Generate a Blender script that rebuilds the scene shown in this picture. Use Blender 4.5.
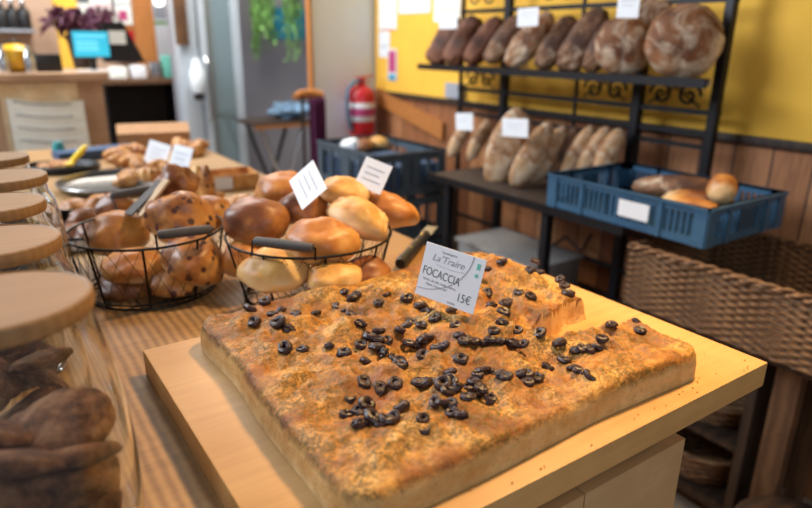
import bpy, bmesh, math, random
from mathutils import Vector, Matrix, noise
random.seed(7)
for o in list(bpy.data.objects): bpy.data.objects.remove(o)
SC = bpy.context.scene; COL = SC.collection
PI = math.pi

# ------------------------------------------------------------ camera
FPX, PITCH, YAW, ROLL = 630.7, 0.32273, 0.60293, 0.01204
CAM = Vector((0, 0, 1.325))
fw = Vector((math.sin(YAW)*math.cos(PITCH), math.cos(YAW)*math.cos(PITCH), -math.sin(PITCH)))
rt = Vector((math.cos(YAW), -math.sin(YAW), 0)); up = rt.cross(fw)
c_, s_ = math.cos(ROLL), math.sin(ROLL)
rt, up = c_*rt + s_*up, -s_*rt + c_*up
cd = bpy.data.cameras.new('camera'); cam = bpy.data.objects.new('camera', cd); COL.objects.link(cam)
cd.sensor_width = 36; cd.lens = FPX/812*36; cd.clip_start = 0.01
m4 = Matrix((rt, up, -fw)).transposed().to_4x4(); m4.translation = CAM; cam.matrix_world = m4
cd.dof.use_dof = True; cd.dof.focus_distance = 0.74; cd.dof.aperture_fstop = 3.2
SC.camera = cam

# ------------------------------------------------------------ light
w = bpy.data.worlds.new('world'); SC.world = w; w.use_nodes = True
w.node_tree.nodes['Background'].inputs[0].default_value = (0.80, 0.88, 1.0, 1)
w.node_tree.nodes['Background'].inputs[1].default_value = 0.12
def area(name, loc, target, size, power, color, sy=None, spread=180):
    l = bpy.data.lights.new(name, 'AREA'); l.energy = power; l.color = color; l.size = size; l.spread = math.radians(spread)
    if sy: l.shape = 'RECTANGLE'; l.size_y = sy
    o = bpy.data.objects.new(name, l); COL.objects.link(o); o.location = loc
    o.rotation_euler = (Vector(target)-Vector(loc)).to_track_quat('-Z', 'Y').to_euler(); return o
area('window_light', (-1.5, 2.9, 2.8), (0.9, 1.2, 0.9), 1.8, 105, (0.86, 0.93, 1.0), 1.5)
area('shop_front_light', (-0.6, -2.4, 2.3), (1.2, 1.8, 0.9), 1.6, 20, (0.88, 0.94, 1.0), 1.2)
area('ceiling_lamp_light', (1.10, 0.70, 2.4), (0.80, 0.45, 0.9), 0.22, 8.5, (1.0, 0.62, 0.27), None, 80)
area('rear_ceiling_light', (0.9, 3.6, 2.7), (0.9, 3.7, 0), 1.2, 60, (1.0, 0.94, 0.86))
SC.view_settings.view_transform = 'Standard'; SC.view_settings.look = 'None'
SC.view_settings.gamma = 1; SC.view_settings.use_curve_mapping = False
SC.view_settings.exposure = 0.38

# ------------------------------------------------------------ helpers
def ray(x, y): return (fw*FPX + rt*(x-406) - up*(y-254))
def at(x, y, z=None, X=None, Y=None):
    """world point under a pixel on the plane z=, X= or Y="""
    d = ray(x, y)
    t = (z-CAM.z)/d.z if z is not None else (X/d.x if X is not None else Y/d.y)
    return CAM + d*t
def atd(x, y, dist): return CAM + ray(x, y)*(dist/FPX)

class NT:
    def __init__(s, name):
        s.m = bpy.data.materials.new(name); s.m.use_nodes = True; s.t = s.m.node_tree
        s.b = s.t.nodes['Principled BSDF']; s.tc = s.t.nodes.new('ShaderNodeTexCoord')
    def n(s, t, **k):
        x = s.t.nodes.new(t)
        for a, v in k.items():
            if a.startswith('i_'): x.inputs[a[2:].replace('_', ' ')].default_value = v
            else: setattr(x, a, v)
        return x
    def l(s, a, b): s.t.links.new(a, b)
    def mapping(s, scale=(1, 1, 1), rot=(0, 0, 0), src='Object'):
        m = s.n('ShaderNodeMapping'); m.inputs['Scale'].default_value = scale; m.inputs['Rotation'].default_value = rot
        s.l(s.tc.outputs[src], m.inputs[0]); return m.outputs[0]
    def noise(s, vec, scale, detail=5, rough=.6, dist=0):
        x = s.n('ShaderNodeTexNoise'); s.l(vec, x.inputs['Vector'])
        x.inputs['Scale'].default_value = scale; x.inputs['Detail'].default_value = detail
        x.inputs['Roughness'].default_value = rough; x.inputs['Distortion'].default_value = dist
        return x.outputs['Fac']
    def ramp(s, fac, stops, mode='LINEAR'):
        r = s.n('ShaderNodeValToRGB'); r.color_ramp.interpolation = mode
        e = r.color_ramp.elements
        while len(e) < len(stops): e.new(0.5)
        for q, (p, c) in zip(e, stops):
            q.position = p; q.color = (*c, 1) if len(c) == 3 else c
        s.l(fac, r.inputs[0]); return r.outputs[0]
    def mix(s, f, a, b, mode='MIX'):
        x = s.n('ShaderNodeMix', data_type='RGBA', blend_type=mode)
        for i, v in ((0, f), (6, a), (7, b)):
            if hasattr(v, 'links'): s.l(v, x.inputs[i])
            elif i == 0: x.inputs[0].default_value = v
            else: x.inputs[i].default_value = (*v, 1)
        return x.outputs[2]
    def bump(s, h, strength=.3, dist=.002):
        b = s.n('ShaderNodeBump'); b.inputs['Strength'].default_value = strength; b.inputs['Distance'].default_value = dist
        s.l(h, b.inputs['Height']); s.l(b.outputs[0], s.b.inputs['Normal'])
    def col(s, c): s.l(c, s.b.inputs['Base Color'])
    def rough(s, r): s.b.inputs['Roughness'].default_value = r

def plain(name, c, rough=.6, metal=0, var=.12, sc=30, bump=0, trans=0, emis=None, spec=None):
    N = NT(name); v = N.mapping()
    f = N.noise(v, sc, 4)
    a = tuple(x*(1-var) for x in c); b = tuple(min(1, x*(1+var)) for x in c)
    N.col(N.ramp(f, [(.3, a), (.7, b)])); N.rough(rough); N.b.inputs['Metallic'].default_value = metal
    if bump: N.bump(f, bump)
    if spec is not None: N.b.inputs['Specular IOR Level'].default_value = spec
    if trans: N.b.inputs['Transmission Weight'].default_value = trans
    if emis:
        N.b.inputs['Emission Color'].default_value = (*emis[0], 1); N.b.inputs['Emission Strength'].default_value = emis[1]
    return N.m
def wood(name, c1, c2, scale=(1, 1, 1), rings=14, rough=.45, rot=(0, 0, 0), dist=4, bump=.08, fw_=.45):
    """grain runs along the local X of the mapping"""
    N = NT(name); v = N.mapping(scale, rot)
    wv = N.n('ShaderNodeTexWave', wave_type='BANDS', bands_direction='Y'); N.l(v, wv.inputs[0])
    wv.inputs['Scale'].default_value = rings; wv.inputs['Distortion'].default_value = dist
    wv.inputs['Detail'].default_value = 3; wv.inputs['Detail Scale'].default_value = 1.2
    v2 = N.mapping(tuple(q*k for q, k in zip(scale, (6, 90, 90))), rot)
    fine = N.noise(v2, 1, 4); big = N.noise(N.mapping(scale, rot), 5, 3)
    f = N.mix(fw_, wv.outputs['Fac'], fine); f = N.mix(.3, f, big)
    N.col(N.ramp(f, [(.25, c1), (.75, c2)])); N.rough(rough); N.bump(f, bump, .001)
    return N.m

class MB:
    """collects shapes and links them as ONE mesh object"""
    def __init__(s): s.b = bmesh.new()
    def _tf(s, vs, M):
        if M is not None: bmesh.ops.transform(s.b, matrix=M, verts=vs)
    def box(s, x0, x1, y0, y1, z0, z1, bev=0, M=None, seg=2):
        r = bmesh.ops.create_cube(s.b, size=1)['verts']
        bmesh.ops.scale(s.b, vec=(x1-x0, y1-y0, z1-z0), verts=r)
        bmesh.ops.translate(s.b, vec=((x0+x1)/2, (y0+y1)/2, (z0+z1)/2), verts=r)
        if bev:
            es = list({e for v in r for e in v.link_edges})
            q = bmesh.ops.bevel(s.b, geom=es, offset=bev, segments=seg, affect='EDGES', profile=.6)
            r = list({v for f in q['faces'] for v in f.verts} | {v for v in r if v.is_valid})
        s._tf(r, M); return s
    def tube(s, pts, r, n=8, closed=False, caps=True):
        pts = [Vector(p) for p in pts]; N = len(pts); rings = []
        rr = r if isinstance(r, (list, tuple)) else [r]*N
        prev = None
        for i, p in enumerate(pts):
            a = pts[(i-1) % N] if (closed or i) else p; b = pts[(i+1) % N] if (closed or i < N-1) else p
            t = (b-a).normalized() if (b-a).length > 1e-9 else Vector((0, 0, 1))
            if prev is None:
                u = t.cross(Vector((0, 0, 1)))
                if u.length < .05: u = t.cross(Vector((1, 0, 0)))
            else: u = prev - t*prev.dot(t)
            u.normalize(); prev = u; v = t.cross(u)
            rings.append([s.b.verts.new(p + (u*math.cos(2*PI*k/n) + v*math.sin(2*PI*k/n))*rr[i]) for k in range(n)])
        for i in range(N if closed else N-1):
            A, B = rings[i], rings[(i+1) % N]
            off = 0
            if closed and i == N-1:
                off = min(range(n), key=lambda q: (A[0].co-B[q].co).length)
            for k in range(n):
                s.b.faces.new((A[k], A[(k+1) % n], B[(k+1+off) % n], B[(k+off) % n]))
        if caps and not closed:
            s.b.faces.new(rings[0][::-1]); s.b.faces.new(rings[-1])
        return s
    def lathe(s, prof, n=32, M=None, cx=0, cy=0):
        rings = []; allv = []
        for r, z in prof:
            if r < 1e-6: rings.append([s.b.verts.new((cx, cy, z))])
            else: rings.append([s.b.verts.new((cx+r*math.cos(2*PI*k/n), cy+r*math.sin(2*PI*k/n), z)) for k in range(n)])
            allv += rings[-1]
        for A, B in zip(rings, rings[1:]):
            for k in range(n):
                q = [A[k % len(A)], A[(k+1) % len(A)], B[(k+1) % len(B)], B[k % len(B)]]
                q2 = []
                for v in q:
                    if v not in q2: q2.append(v)
                if len(q2) > 2:
                    try: s.b.faces.new(q2)
                    except ValueError: pass
        s._tf(allv, M); return s
    def poly(s, pts, th, M=None):
        """extrudes a 2D outline (x,y) from z=0 to z=th"""
        a = [s.b.verts.new((x, y, 0)) for x, y in pts]; b = [s.b.verts.new((x, y, th)) for x, y in pts]
        s.b.faces.new(a[::-1]); s.b.faces.new(b); n = len(a)
        for k in range(n): s.b.faces.new((a[k], a[(k+1) % n], b[(k+1) % n], b[k]))
        s._tf(a+b, M); return s
    def quad(s, pts):
        s.b.faces.new([s.b.verts.new(p) for p in pts]); return s
    def slab(s, a, b, d, th):
        """plate: corners a, a+b, a+b+d, a+d with thickness th"""
        a, b, d = Vector(a), Vector(b), Vector(d); n = b.cross(d).normalized()*th
        v = [s.b.verts.new(p) for p in (a, a+b, a+b+d, a+d, a-n, a+b-n, a+b+d-n, a+d-n)]
        for f in ((0, 1, 2, 3), (7, 6, 5, 4), (4, 5, 1, 0), (5, 6, 2, 1), (6, 7, 3, 2), (7, 4, 0, 3)): s.b.faces.new([v[k] for k in f])
        return s
    def blob(s, loc, sc, amp=.1, freq=3, sub=3, seed=0, M=None):
        r = bmesh.ops.create_icosphere(s.b, subdivisions=sub, radius=1)['verts']
        off = Vector((seed*7.3, seed*3.1, seed*1.7))
        for v in r:
            d = 1 + amp*noise.fractal(v.co*freq*.5+off, 1, 2, 3)
            v.co = Vector((v.co.x*sc[0], v.co.y*sc[1], v.co.z*sc[2]))*d + Vector(loc)
        s._tf(r, M); return s
    def build(s, name, m, parent=None, smooth=True, loc=None):
        bmesh.ops.recalc_face_normals(s.b, faces=s.b.faces)
        me = bpy.data.meshes.new(name); s.b.to_mesh(me); s.b.free()
        o = bpy.data.objects.new(name, me); COL.objects.link(o)
        if m: me.materials.append(m)
        if smooth:
            me.shade_smooth()
            try: me.set_sharp_from_angle(angle=math.radians(38))
            except Exception: pass
        if parent: o.parent = parent
        if loc: o.location = loc
        return o
def tag(o, label, cat, group=None, kind=None):
    o['label'] = label; o['category'] = cat
    if group: o['group'] = group
    if kind: o['kind'] = kind
    return o
def thing(name, label, cat, loc=(0, 0, 0), rz=0, group=None):
    o = bpy.data.objects.new(name, None); COL.objects.link(o); o.empty_display_size = .02
    o.location = loc; o.rotation_euler = (0, 0, rz); return tag(o, label, cat, group)
def struct(o): o['kind'] = 'structure'; return o
def copy_tree(o, parent=None):
    c = o.copy(); COL.objects.link(c); c.parent = parent
    for ch in [q for q in o.children]: copy_tree(ch, c)
    return c
def frame(xa, ya, za, loc):
    M = Matrix((xa, ya, za)).transposed().to_4x4(); M.translation = Vector(loc); return M
def axes(long_dir, face_dir):
    """rotation with local Z along long_dir and local Y about face_dir"""
    z = Vector(long_dir).normalized(); y = Vector(face_dir); y = (y - z*y.dot(z)).normalized(); return y.cross(z), y, z

# ------------------------------------------------------------ materials
M = {}
M['board'] = wood('beech_board', (.47, .25, .085), (.62, .365, .135), rings=6, rough=.5, rot=(0, 0, PI/2), dist=2, bump=.02, fw_=.9)
M['board_side'] = M['board']
M['counter'] = wood('counter_pine', (.21, .105, .036), (.47, .27, .10), rings=24, rot=(0, 0, PI/2), rough=.58, dist=1.2, fw_=.55, bump=.10)
M['panel'] = wood('pine_panel', (.46, .28, .13), (.60, .40, .20), rings=9, rot=(0, PI/2, 0), rough=.55, dist=3)
M['lid'] = wood('bamboo_lid', (.22, .11, .042), (.40, .225, .09), rings=40, rough=.58, rot=(0, 0, .5), dist=.8, bump=.01, fw_=.8)
M['iron'] = plain('black_iron', (.018, .018, .022), .45, .6)
M['wire'] = plain('basket_wire', (.012, .011, .012), .4, .7)
M['grip'] = plain('grey_wood_grip', (.075, .072, .075), .7, bump=.2, sc=90)
M['white'] = plain('white_card', (.80, .83, .88), .5, var=.02)
M['ink'] = plain('dark_ink', (.12, .15, .17), .6)
M['ink_grey'] = plain('grey_ink', (.33, .36, .42), .6)
M['green_ink'] = plain('green_ink', (.15, .50, .42), .6)
M['slate'] = plain('slate', (.05, .045, .045), .5)
M['woodedge'] = plain('pale_wood', (.48, .32, .18), .6)
M['black'] = plain('black_plastic', (.012, .012, .014), .4)
M['fwhite'] = plain('fridge_enamel', (.46, .52, .58), .5, var=.03)
M['steel'] = plain('steel', (.55, .56, .58), .25, .95, var=.06)
M['brass'] = plain('brass_rivet', (.65, .42, .15), .35, .8)
M['bluecrate'] = plain('blue_plastic', (.038, .11, .20), .42, var=.1)
M['darkcrate'] = plain('dark_plastic', (.065, .095, .125), .45)
M['red'] = plain('red_paint', (.55, .02, .03), .3)
M['wgrey'] = plain('grey_wall_paint', (.30, .29, .33), .8, var=.04, sc=3)
M['wwhite'] = plain('white_wall_paint', (.76, .84, .90), .8, var=.03, sc=3)
M['wpink'] = plain('beige_wall_paint', (.60, .42, .31), .85, var=.05, sc=3)
M['floor'] = plain('floor_stone', (.42, .34, .26), .5, var=.1, sc=6)
M['dkwood'] = wood('dark_wood', (.018, .010, .007), (.045, .024, .014), rings=8, rot=(0, PI/2, 0), rough=.6)
M['midwood'] = wood('mid_wood', (.09, .04, .018), (.18, .09, .04), rings=9, rot=(0, PI/2, 0), rough=.6)
M['barwood'] = wood('bar_wood', (.40, .24, .14), (.56, .36, .23), rings=6, rot=(0, PI/2, 0), rough=.55)
M['paper'] = plain('paper', (.88, .92, .88), .8, var=.04)
M['kraft'] = plain('kraft_paper', (.78, .62, .40), .8, var=.1)
M['carton'] = plain('cardboard', (.38, .20, .09), .8, var=.08)
M['cyan'] = plain('lit_screen', (.02, .3, .4), .3, emis=((.04, .42, .60), .85))
M['cyan2'] = plain('lit_screen_bar', (.1, .4, .5), .3, emis=((.18, .62, .75), 1.0))
M['plum'] = plain('plum_leaf', (.10, .018, .05), .6)
M['leaf'] = plain('green_leaf', (.16, .34, .08), .6, var=.4)
M['olive_mat'] = plain('black_olive', (.030, .014, .016), .36, var=.6, sc=300, bump=.5)
M['teal'] = plain('teal', (.03, .28, .30), .5)
M['yellow_p'] = plain('yellow_plastic', (.85, .62, .03), .4)
M['gold'] = plain('mustard_enamel', (.65, .36, .02), .3)
M['blueposter'] = plain('blue_poster', (.02, .30, .50), .7)
M['magenta'] = plain('magenta_print', (.50, .06, .20), .6)
M['navy'] = plain('navy_cloth', (.04, .08, .16), .8)
M['purple'] = plain('purple_cloth', (.10, .01, .06), .8)
M['orangewood'] = plain('orange_wood', (.42, .16, .04), .5)
M['frost'] = plain('frosted_plastic', (.30, .29, .28), .4)
def glass_mat(name, tint=(.95, .97, .97), rough=.02):
    N = NT(name); N.b.inputs['Base Color'].default_value = (*tint, 1); N.rough(rough)
    N.b.inputs['Transmission Weight'].default_value = 1; N.b.inputs['IOR'].default_value = 1.45
    return N.m
M['glass'] = glass_mat('jar_glass')
N = NT('fridge_glass'); N.b.inputs['Base Color'].default_value = (.25, .33, .36, 1); N.rough(.08); N.b.inputs['Metallic'].default_value = .5
M['fglass'] = N.m

def bread_mat(name, dark, mid, pale, sc=18, flour=0, spots=0, rough=.42, palebelow=.0, lo=.35, hi=.68, bump=.35, zr=(0, 1)):
    """crust: noise between browns; the dough's own pale band near its foot; flour dust; raisins or dark baked bits"""
    N = NT(name); v = N.mapping(); g = N.mapping(src='Generated')
    f = N.noise(v, sc, 6, .62)
    c = N.ramp(f, [(lo, dark), ((lo+hi)/2, mid), (hi, pale)])
    if palebelow:
        sp = N.n('ShaderNodeSeparateXYZ'); N.l(g, sp.inputs[0])
        ad = N.n('ShaderNodeMath', operation='MULTIPLY_ADD'); N.l(f, ad.inputs[0]); ad.inputs[1].default_value = .5; N.l(sp.outputs[2], ad.inputs[2])
        mk = N.ramp(ad.outputs[0], [(palebelow+.12, (1, 1, 1)), (palebelow+.36, (0, 0, 0))])
        c = N.mix(mk, c, tuple(min(1, q*1.0) for q in (.72, .50, .25)))
    if flour:
        f2 = N.noise(v, sc*1.2, 5, .7, 1.0)
        mk = N.ramp(f2, [(.62-flour*.2, (0, 0, 0)), (.78-flour*.18, (1, 1, 1))])
        c = N.mix(mk, c, (.66, .53, .39))
    if spots:
        vo = N.n('ShaderNodeTexVoronoi'); N.l(v, vo.inputs['Vector']); vo.inputs['Scale'].default_value = 48
        mk = N.ramp(vo.outputs['Distance'], [(.20*spots, (1, 1, 1)), (.30*spots, (0, 0, 0))])
        c = N.mix(mk, c, (.07, .018, .012))
    N.col(c); N.rough(rough); fb = N.noise(v, sc*5, 5, .7); N.bump(fb, bump, .002); return N.m
M['bun'] = bread_mat('bun_crust', (.20, .055, .012), (.48, .18, .034), (.70, .37, .10), 13, palebelow=.30, rough=.46, bump=.1, lo=.3, hi=.7)
M['bun_dark'] = bread_mat('bun_dark_crust', (.10, .030, .014), (.24, .080, .026), (.48, .21, .055), 12, palebelow=.20, rough=.44, bump=.1)
M['bun_pale'] = bread_mat('bun_pale_crust', (.40, .16, .03), (.66, .36, .09), (.80, .55, .24), 12, palebelow=.46, rough=.5, bump=.1)
M['raisin_bun'] = bread_mat('raisin_bun_crust', (.17, .050, .015), (.46, .18, .040), (.66, .36, .11), 16, palebelow=.22, spots=1.15, rough=.42, bump=.2)
M['pastry'] = bread_mat('pastry_crust', (.30, .10, .03), (.58, .26, .07), (.75, .45, .18), 25, rough=.4)
M['rye'] = bread_mat('rye_crust', (.040, .014, .008), (.13, .042, .020), (.24, .09, .042), 14, rough=.7)
M['darkloaf'] = bread_mat('dark_loaf_crust', (.045, .018, .011), (.13, .055, .028), (.30, .15, .07), 14, flour=.3, rough=.7)
M['floured'] = bread_mat('floured_loaf_crust', (.10, .034, .013), (.25, .095, .033), (.38, .19, .08), 8, flour=.85, rough=.75)
M['long'] = bread_mat('long_loaf_crust', (.22, .085, .03), (.44, .225, .095), (.60, .38, .19), 16, flour=.9, rough=.75)
M['cookie'] = bread_mat('cookie_crumb', (.07, .024, .010), (.24, .10, .04), (.42, .21, .10), 60, rough=.8, bump=1)

# focaccia crust, reads the 'crust' attribute (0 at the crumb of the sides, 1 on top)
N = NT('focaccia_crust'); v = N.mapping()
f1 = N.noise(v, 14, 5, .6, .4); f2 = N.noise(v, 70, 6, .7); f3 = N.noise(v, 240, 4, .6)
top = N.ramp(f1, [(.34, (.13, .040, .010)), (.42, (.32, .105, .017)), (.51, (.52, .22, .036)), (.64, (.74, .42, .11))])
top = N.mix(N.ramp(f2, [(.42, (0, 0, 0)), (.66, (.85, .85, .85))]), top, (.17, .062, .014))
herb = N.mix(1.0, N.ramp(f3, [(.46, (0, 0, 0)), (.56, (1, 1, 1))]), N.ramp(N.noise(v, 20, 3), [(.36, (0, 0, 0)), (.52, (.9, .9, .9))]), 'MULTIPLY')
top = N.mix(herb, top, (.17, .098, .017))
top = N.mix(N.ramp(N.noise(v, 9, 2), [(.58, (0, 0, 0)), (.75, (.6, .6, .6))]), top, (.19, .052, .028))
side = N.ramp(N.noise(N.mapping((1, 1, 1)), 40, 5), [(.3, (.58, .30, .09)), (.7, (.80, .52, .22))])
side = N.mix(N.ramp(N.noise(v, 120, 3), [(.6, (0, 0, 0)), (.72, (.5, .5, .5))]), side, (.36, .16, .045))
at_ = N.n('ShaderNodeAttribute', attribute_name='crust'); N.l(at_.outputs['Fac'], N.n('ShaderNodeMath').inputs[0])
ad = N.n('ShaderNodeMath', operation='MULTIPLY_ADD'); N.l(f2, ad.inputs[0]); ad.inputs[1].default_value = .5; N.l(at_.outputs['Fac'], ad.inputs[2])
N.col(N.mix(N.ramp(ad.outputs[0], [(.40, (0, 0, 0)), (.78, (1, 1, 1))]), side, top)); N.rough(.42)
N.b.inputs['Specular IOR Level'].default_value = .42
hb = N.mix(.5, f2, f3); N.bump(hb, .9, .005); M['focaccia'] = N.m

# wainscot boards and yellow wall
N = NT('wainscot_boards'); v = N.mapping()
br = N.n('ShaderNodeTexBrick'); vm = N.mapping((1, 1, 1), (0, 0, 0))
sp = N.n('ShaderNodeSeparateXYZ'); N.l(v, sp.inputs[0])
mo = N.n('ShaderNodeMath', operation='MULTIPLY'); N.l(sp.outputs[1], mo.inputs[0]); mo.inputs[1].default_value = 1/.115
fl = N.n('ShaderNodeMath', operation='FLOOR'); N.l(mo.outputs[0], fl.inputs[0])
fr = N.n('ShaderNodeMath', operation='FRACT'); N.l(mo.outputs[0], fr.inputs[0])
wn = N.n('ShaderNodeTexWhiteNoise', noise_dimensions='1D'); N.l(fl.outputs[0], wn.inputs['W'])
base = N.ramp(wn.outputs['Value'], [(0, (.22, .075, .026)), (.5, (.37, .145, .055)), (1, (.50, .23, .10))])
gr = N.noise(N.mapping((1, 22, 1.4)), 4, 5, .6, 1.2)
base = N.mix(N.ramp(gr, [(.45, (0, 0, 0)), (.7, (.7, .7, .7))]), base, (.13, .050, .025))
gap = N.ramp(fr.outputs[0], [(0, (1, 1, 1)), (.035, (1, 1, 1)), (.06, (0, 0, 0))])
N.col(N.mix(gap, base, (.02, .01, .008))); N.rough(.55); M['wainscot'] = N.m
t_nodes = N.t.nodes; t_nodes.remove(br)
M['yellow'] = plain('yellow_wall_paint', (.88, .50, .055), .75, var=.07, sc=4)
M['tile'] = plain('tile', (.5, .5, .5), .5)
# wicker: woven over-under pattern
N = NT('wicker_weave'); v = N.mapping()
sp = N.n('ShaderNodeSeparateXYZ'); N.l(v, sp.inputs[0])
hx = N.n('ShaderNodeMath', operation='ADD'); N.l(sp.outputs[0], hx.inputs[0]); N.l(sp.outputs[1], hx.inputs[1])
def sine(inp, k):
    a = N.n('ShaderNodeMath', operation='MULTIPLY'); N.l(inp, a.inputs[0]); a.inputs[1].default_value = k
    b = N.n('ShaderNodeMath', operation='SINE'); N.l(a.outputs[0], b.inputs[0]); return b.outputs[0]
mm = N.n('ShaderNodeMath', operation='MULTIPLY'); N.l(sine(hx.outputs[0], 2*PI/.045), mm.inputs[0]); N.l(sine(sp.outputs[2], 2*PI/.018), mm.inputs[1])
m2 = N.n('ShaderNodeMath', operation='MULTIPLY_ADD'); N.l(mm.outputs[0], m2.inputs[0]); m2.inputs[1].default_value = .4; m2.inputs[2].default_value = .5
nz = N.noise(v, 40, 3); fm = N.mix(.3, m2.outputs[0], nz)
N.col(N.ramp(fm, [(.2, (.05, .022, .010)), (.5, (.17, .085, .038)), (.85, (.32, .185, .085))])); N.rough(.7); N.bump(m2.outputs[0], .8, .006)
M['wicker'] = N.m

# ------------------------------------------------------------ setting
WX = 1.95                       # wall with the bread rack
def wall(name, x0, x1, y0, y1, z0, z1, m): return struct(MB().box(x0, x1, y0, y1, z0, z1).build(name, m, smooth=False))
struct(MB().box(-2.2, 3.6, -1.2, 5.2, -.1, 0).build('floor', M['floor'], smooth=False))
wr = wall('wall_right', WX, WX+.1, -.9, 3.16, 1.055, 2.6, M['yellow'])
wall('wall_right_wainscot', WX, WX+.1, -.9, 3.16, 0, 1.05, M['wainscot'])
struct(MB().box(WX-.018, WX+.02, -.9, 3.14, 1.045, 1.072, .004).build('trim_1', M['dkwood']))
wall('wall_middle', 1.565, WX+.1, 3.17, 3.20, 0, 2.6, M['wwhite'])
struct(MB().box(1.552, 1.5645, 3.163, 3.205, 0, 2.6).build('trim_2', M['orangewood'], smooth=False))
wall('wall_back', -2.0, 3.4, 5.0, 5.1, 0, 2.6, M['wpink'])
wall('wall_back_grey', 1.12, 2.4, 4.20, 4.26, 0, 2.6, M['wgrey'])

# ------------------------------------------------------------ counter
ct = thing('shop_counter', 'long pine shop counter carrying the focaccia board, jars and baskets', 'counter', (0, 0, 0))
mb = MB(); mb.poly([(-.34, .36), (.625, .36), (.625, .82), (.775, .82), (.775, 2.86), (-.34, 2.86)], .035, Matrix.Translation((0, 0, .875)))
mb.build('worktop', M['counter'], ct, smooth=False)
b = MB(); b.box(-.30, .745, .84, 2.83, .0, .874); b.box(-.30, .656, .37, .84, 0, .874); b.build('base', M['panel'], ct, smooth=False)
mb = MB()
x = -.30
for wd in (.155, .155, .155, .155, .155, .183):
    mb.box(x+.001, x+wd-.001, .348, .3695, .0, .872, .0015); x += wd
mb.build('plank_front', M['panel'], ct)

# ------------------------------------------------------------ board + focaccia
mb = MB(); mb.box(.136, .789, .330, .795, .911, .945, .002)
tag(mb.build('serving_board', M['board']), 'thick pale beech board under the big focaccia, overhanging the counter end', 'board')

FX0, FX1, FY0, FY1, FZ = .199, .695, .358, .783, .9455
def fo_height(x, y):
    k = max(.12, min(1, (min(x-FX0, FX1-x, y-FY0, FY1-y)-.004)/.045))
    h = .036 + (.4+.6*k)*.014*noise.noise(Vector((x*10, y*10, 3.3))) + k*.011*noise.noise(Vector((x*26, y*26, 1.0))) + k*.0045*noise.noise(Vector((x*80, y*80, 5)))
    # finger dimples between swollen mounds
    vd = noise.voronoi(Vector((x*15, y*15, 0)))[0]
    h += (.3+.7*k)*(.013*min(1, (vd[1]-vd[0])*1.6) - .005)
    h += .0016*noise.noise(Vector((x*220, y*220, 8)))
    h += .022*math.exp(-((x-.63)**2/.006+(y-.70)**2/.007))         # raised back corner
    h += .006*math.exp(-((x-.45)**2/.02+(y-.64)**2/.02))
    return h
def notch(x, y):
    """1 = bread, 0 = removed piece; a wedge cut from the right edge inwards"""
    t = (x-.50)/(.69-.50)
    if t < 0: return 1
    lo = .505 - .040*t; hi = .506 + .042*t + .006*math.sin(x*60)
    d = max(lo-y, y-hi)
    return min(1, max(0, d/.0045+.1))
def edge_list(a, b, n):
    e = [0, .0004, .0010, .002, .0035, .0055, .008, .011, .015, .020]
    mid = [a+.02+(b-a-.04)*k/n for k in range(1, n)]
    return [a+q for q in e]+mid+[b-q for q in reversed(e)]
bm = bmesh.new(); xs = edge_list(FX0, FX1, 200); ys = edge_list(FY0, FY1, 190)
lay = bm.verts.layers.float.new('crust'); grid = []
for i, x in enumerate(xs):
    row = []
    for j, y in enumerate(ys):
        d = min(x-FX0, FX1-x, y-FY0, FY1-y)
        # rounded corners
        cx = min(x-FX0, FX1-x); cy = min(y-FY0, FY1-y); R = .032
        if cx < R and cy < R: d = min(d, R-math.hypot(R-cx, R-cy)); 
        w_ = .016
        q = max(0, min(1, d/w_)); e = (1-(1-q)**3.2)**(1/3.2)
        h = fo_height(x, y); n = notch(x, y); hh = max(h, .016)*e*n
        # wobble the outline
        k = max(0, 1-d/.05)
        ox = .007*noise.noise(Vector((x*7, y*7, 9)))*k; oy = .007*noise.noise(Vector((x*7, y*7, 19)))*k
        if d < 0:   # pull corner vertices onto the rounded outline
            ux, uy = R-cx, R-cy; L = math.hypot(ux, uy); s = (L-R)/L
            ox += ux*s*(1 if x < (FX0+FX1)/2 else -1); oy += uy*s*(1 if y < (FY0+FY1)/2 else -1)
        vtx = bm.verts.new((x+ox, y+oy, FZ+hh))
        cr = max(0, min(1, (hh-.020)/.020)) if e < .995 else 1
        if n < 1: cr = .0
        vtx[lay] = cr; row.append(vtx)
    grid.append(row)
for i in range(len(xs)-1):
    for j in range(len(ys)-1):
        q = (grid[i][j], grid[i+1][j], grid[i+1][j+1], grid[i][j+1])
        if max(p.co.z for p in q) < FZ+.0003: continue
        bm.faces.new(q)
for v in [v for v in bm.verts if not v.link_faces]: bm.verts.remove(v)
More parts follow.
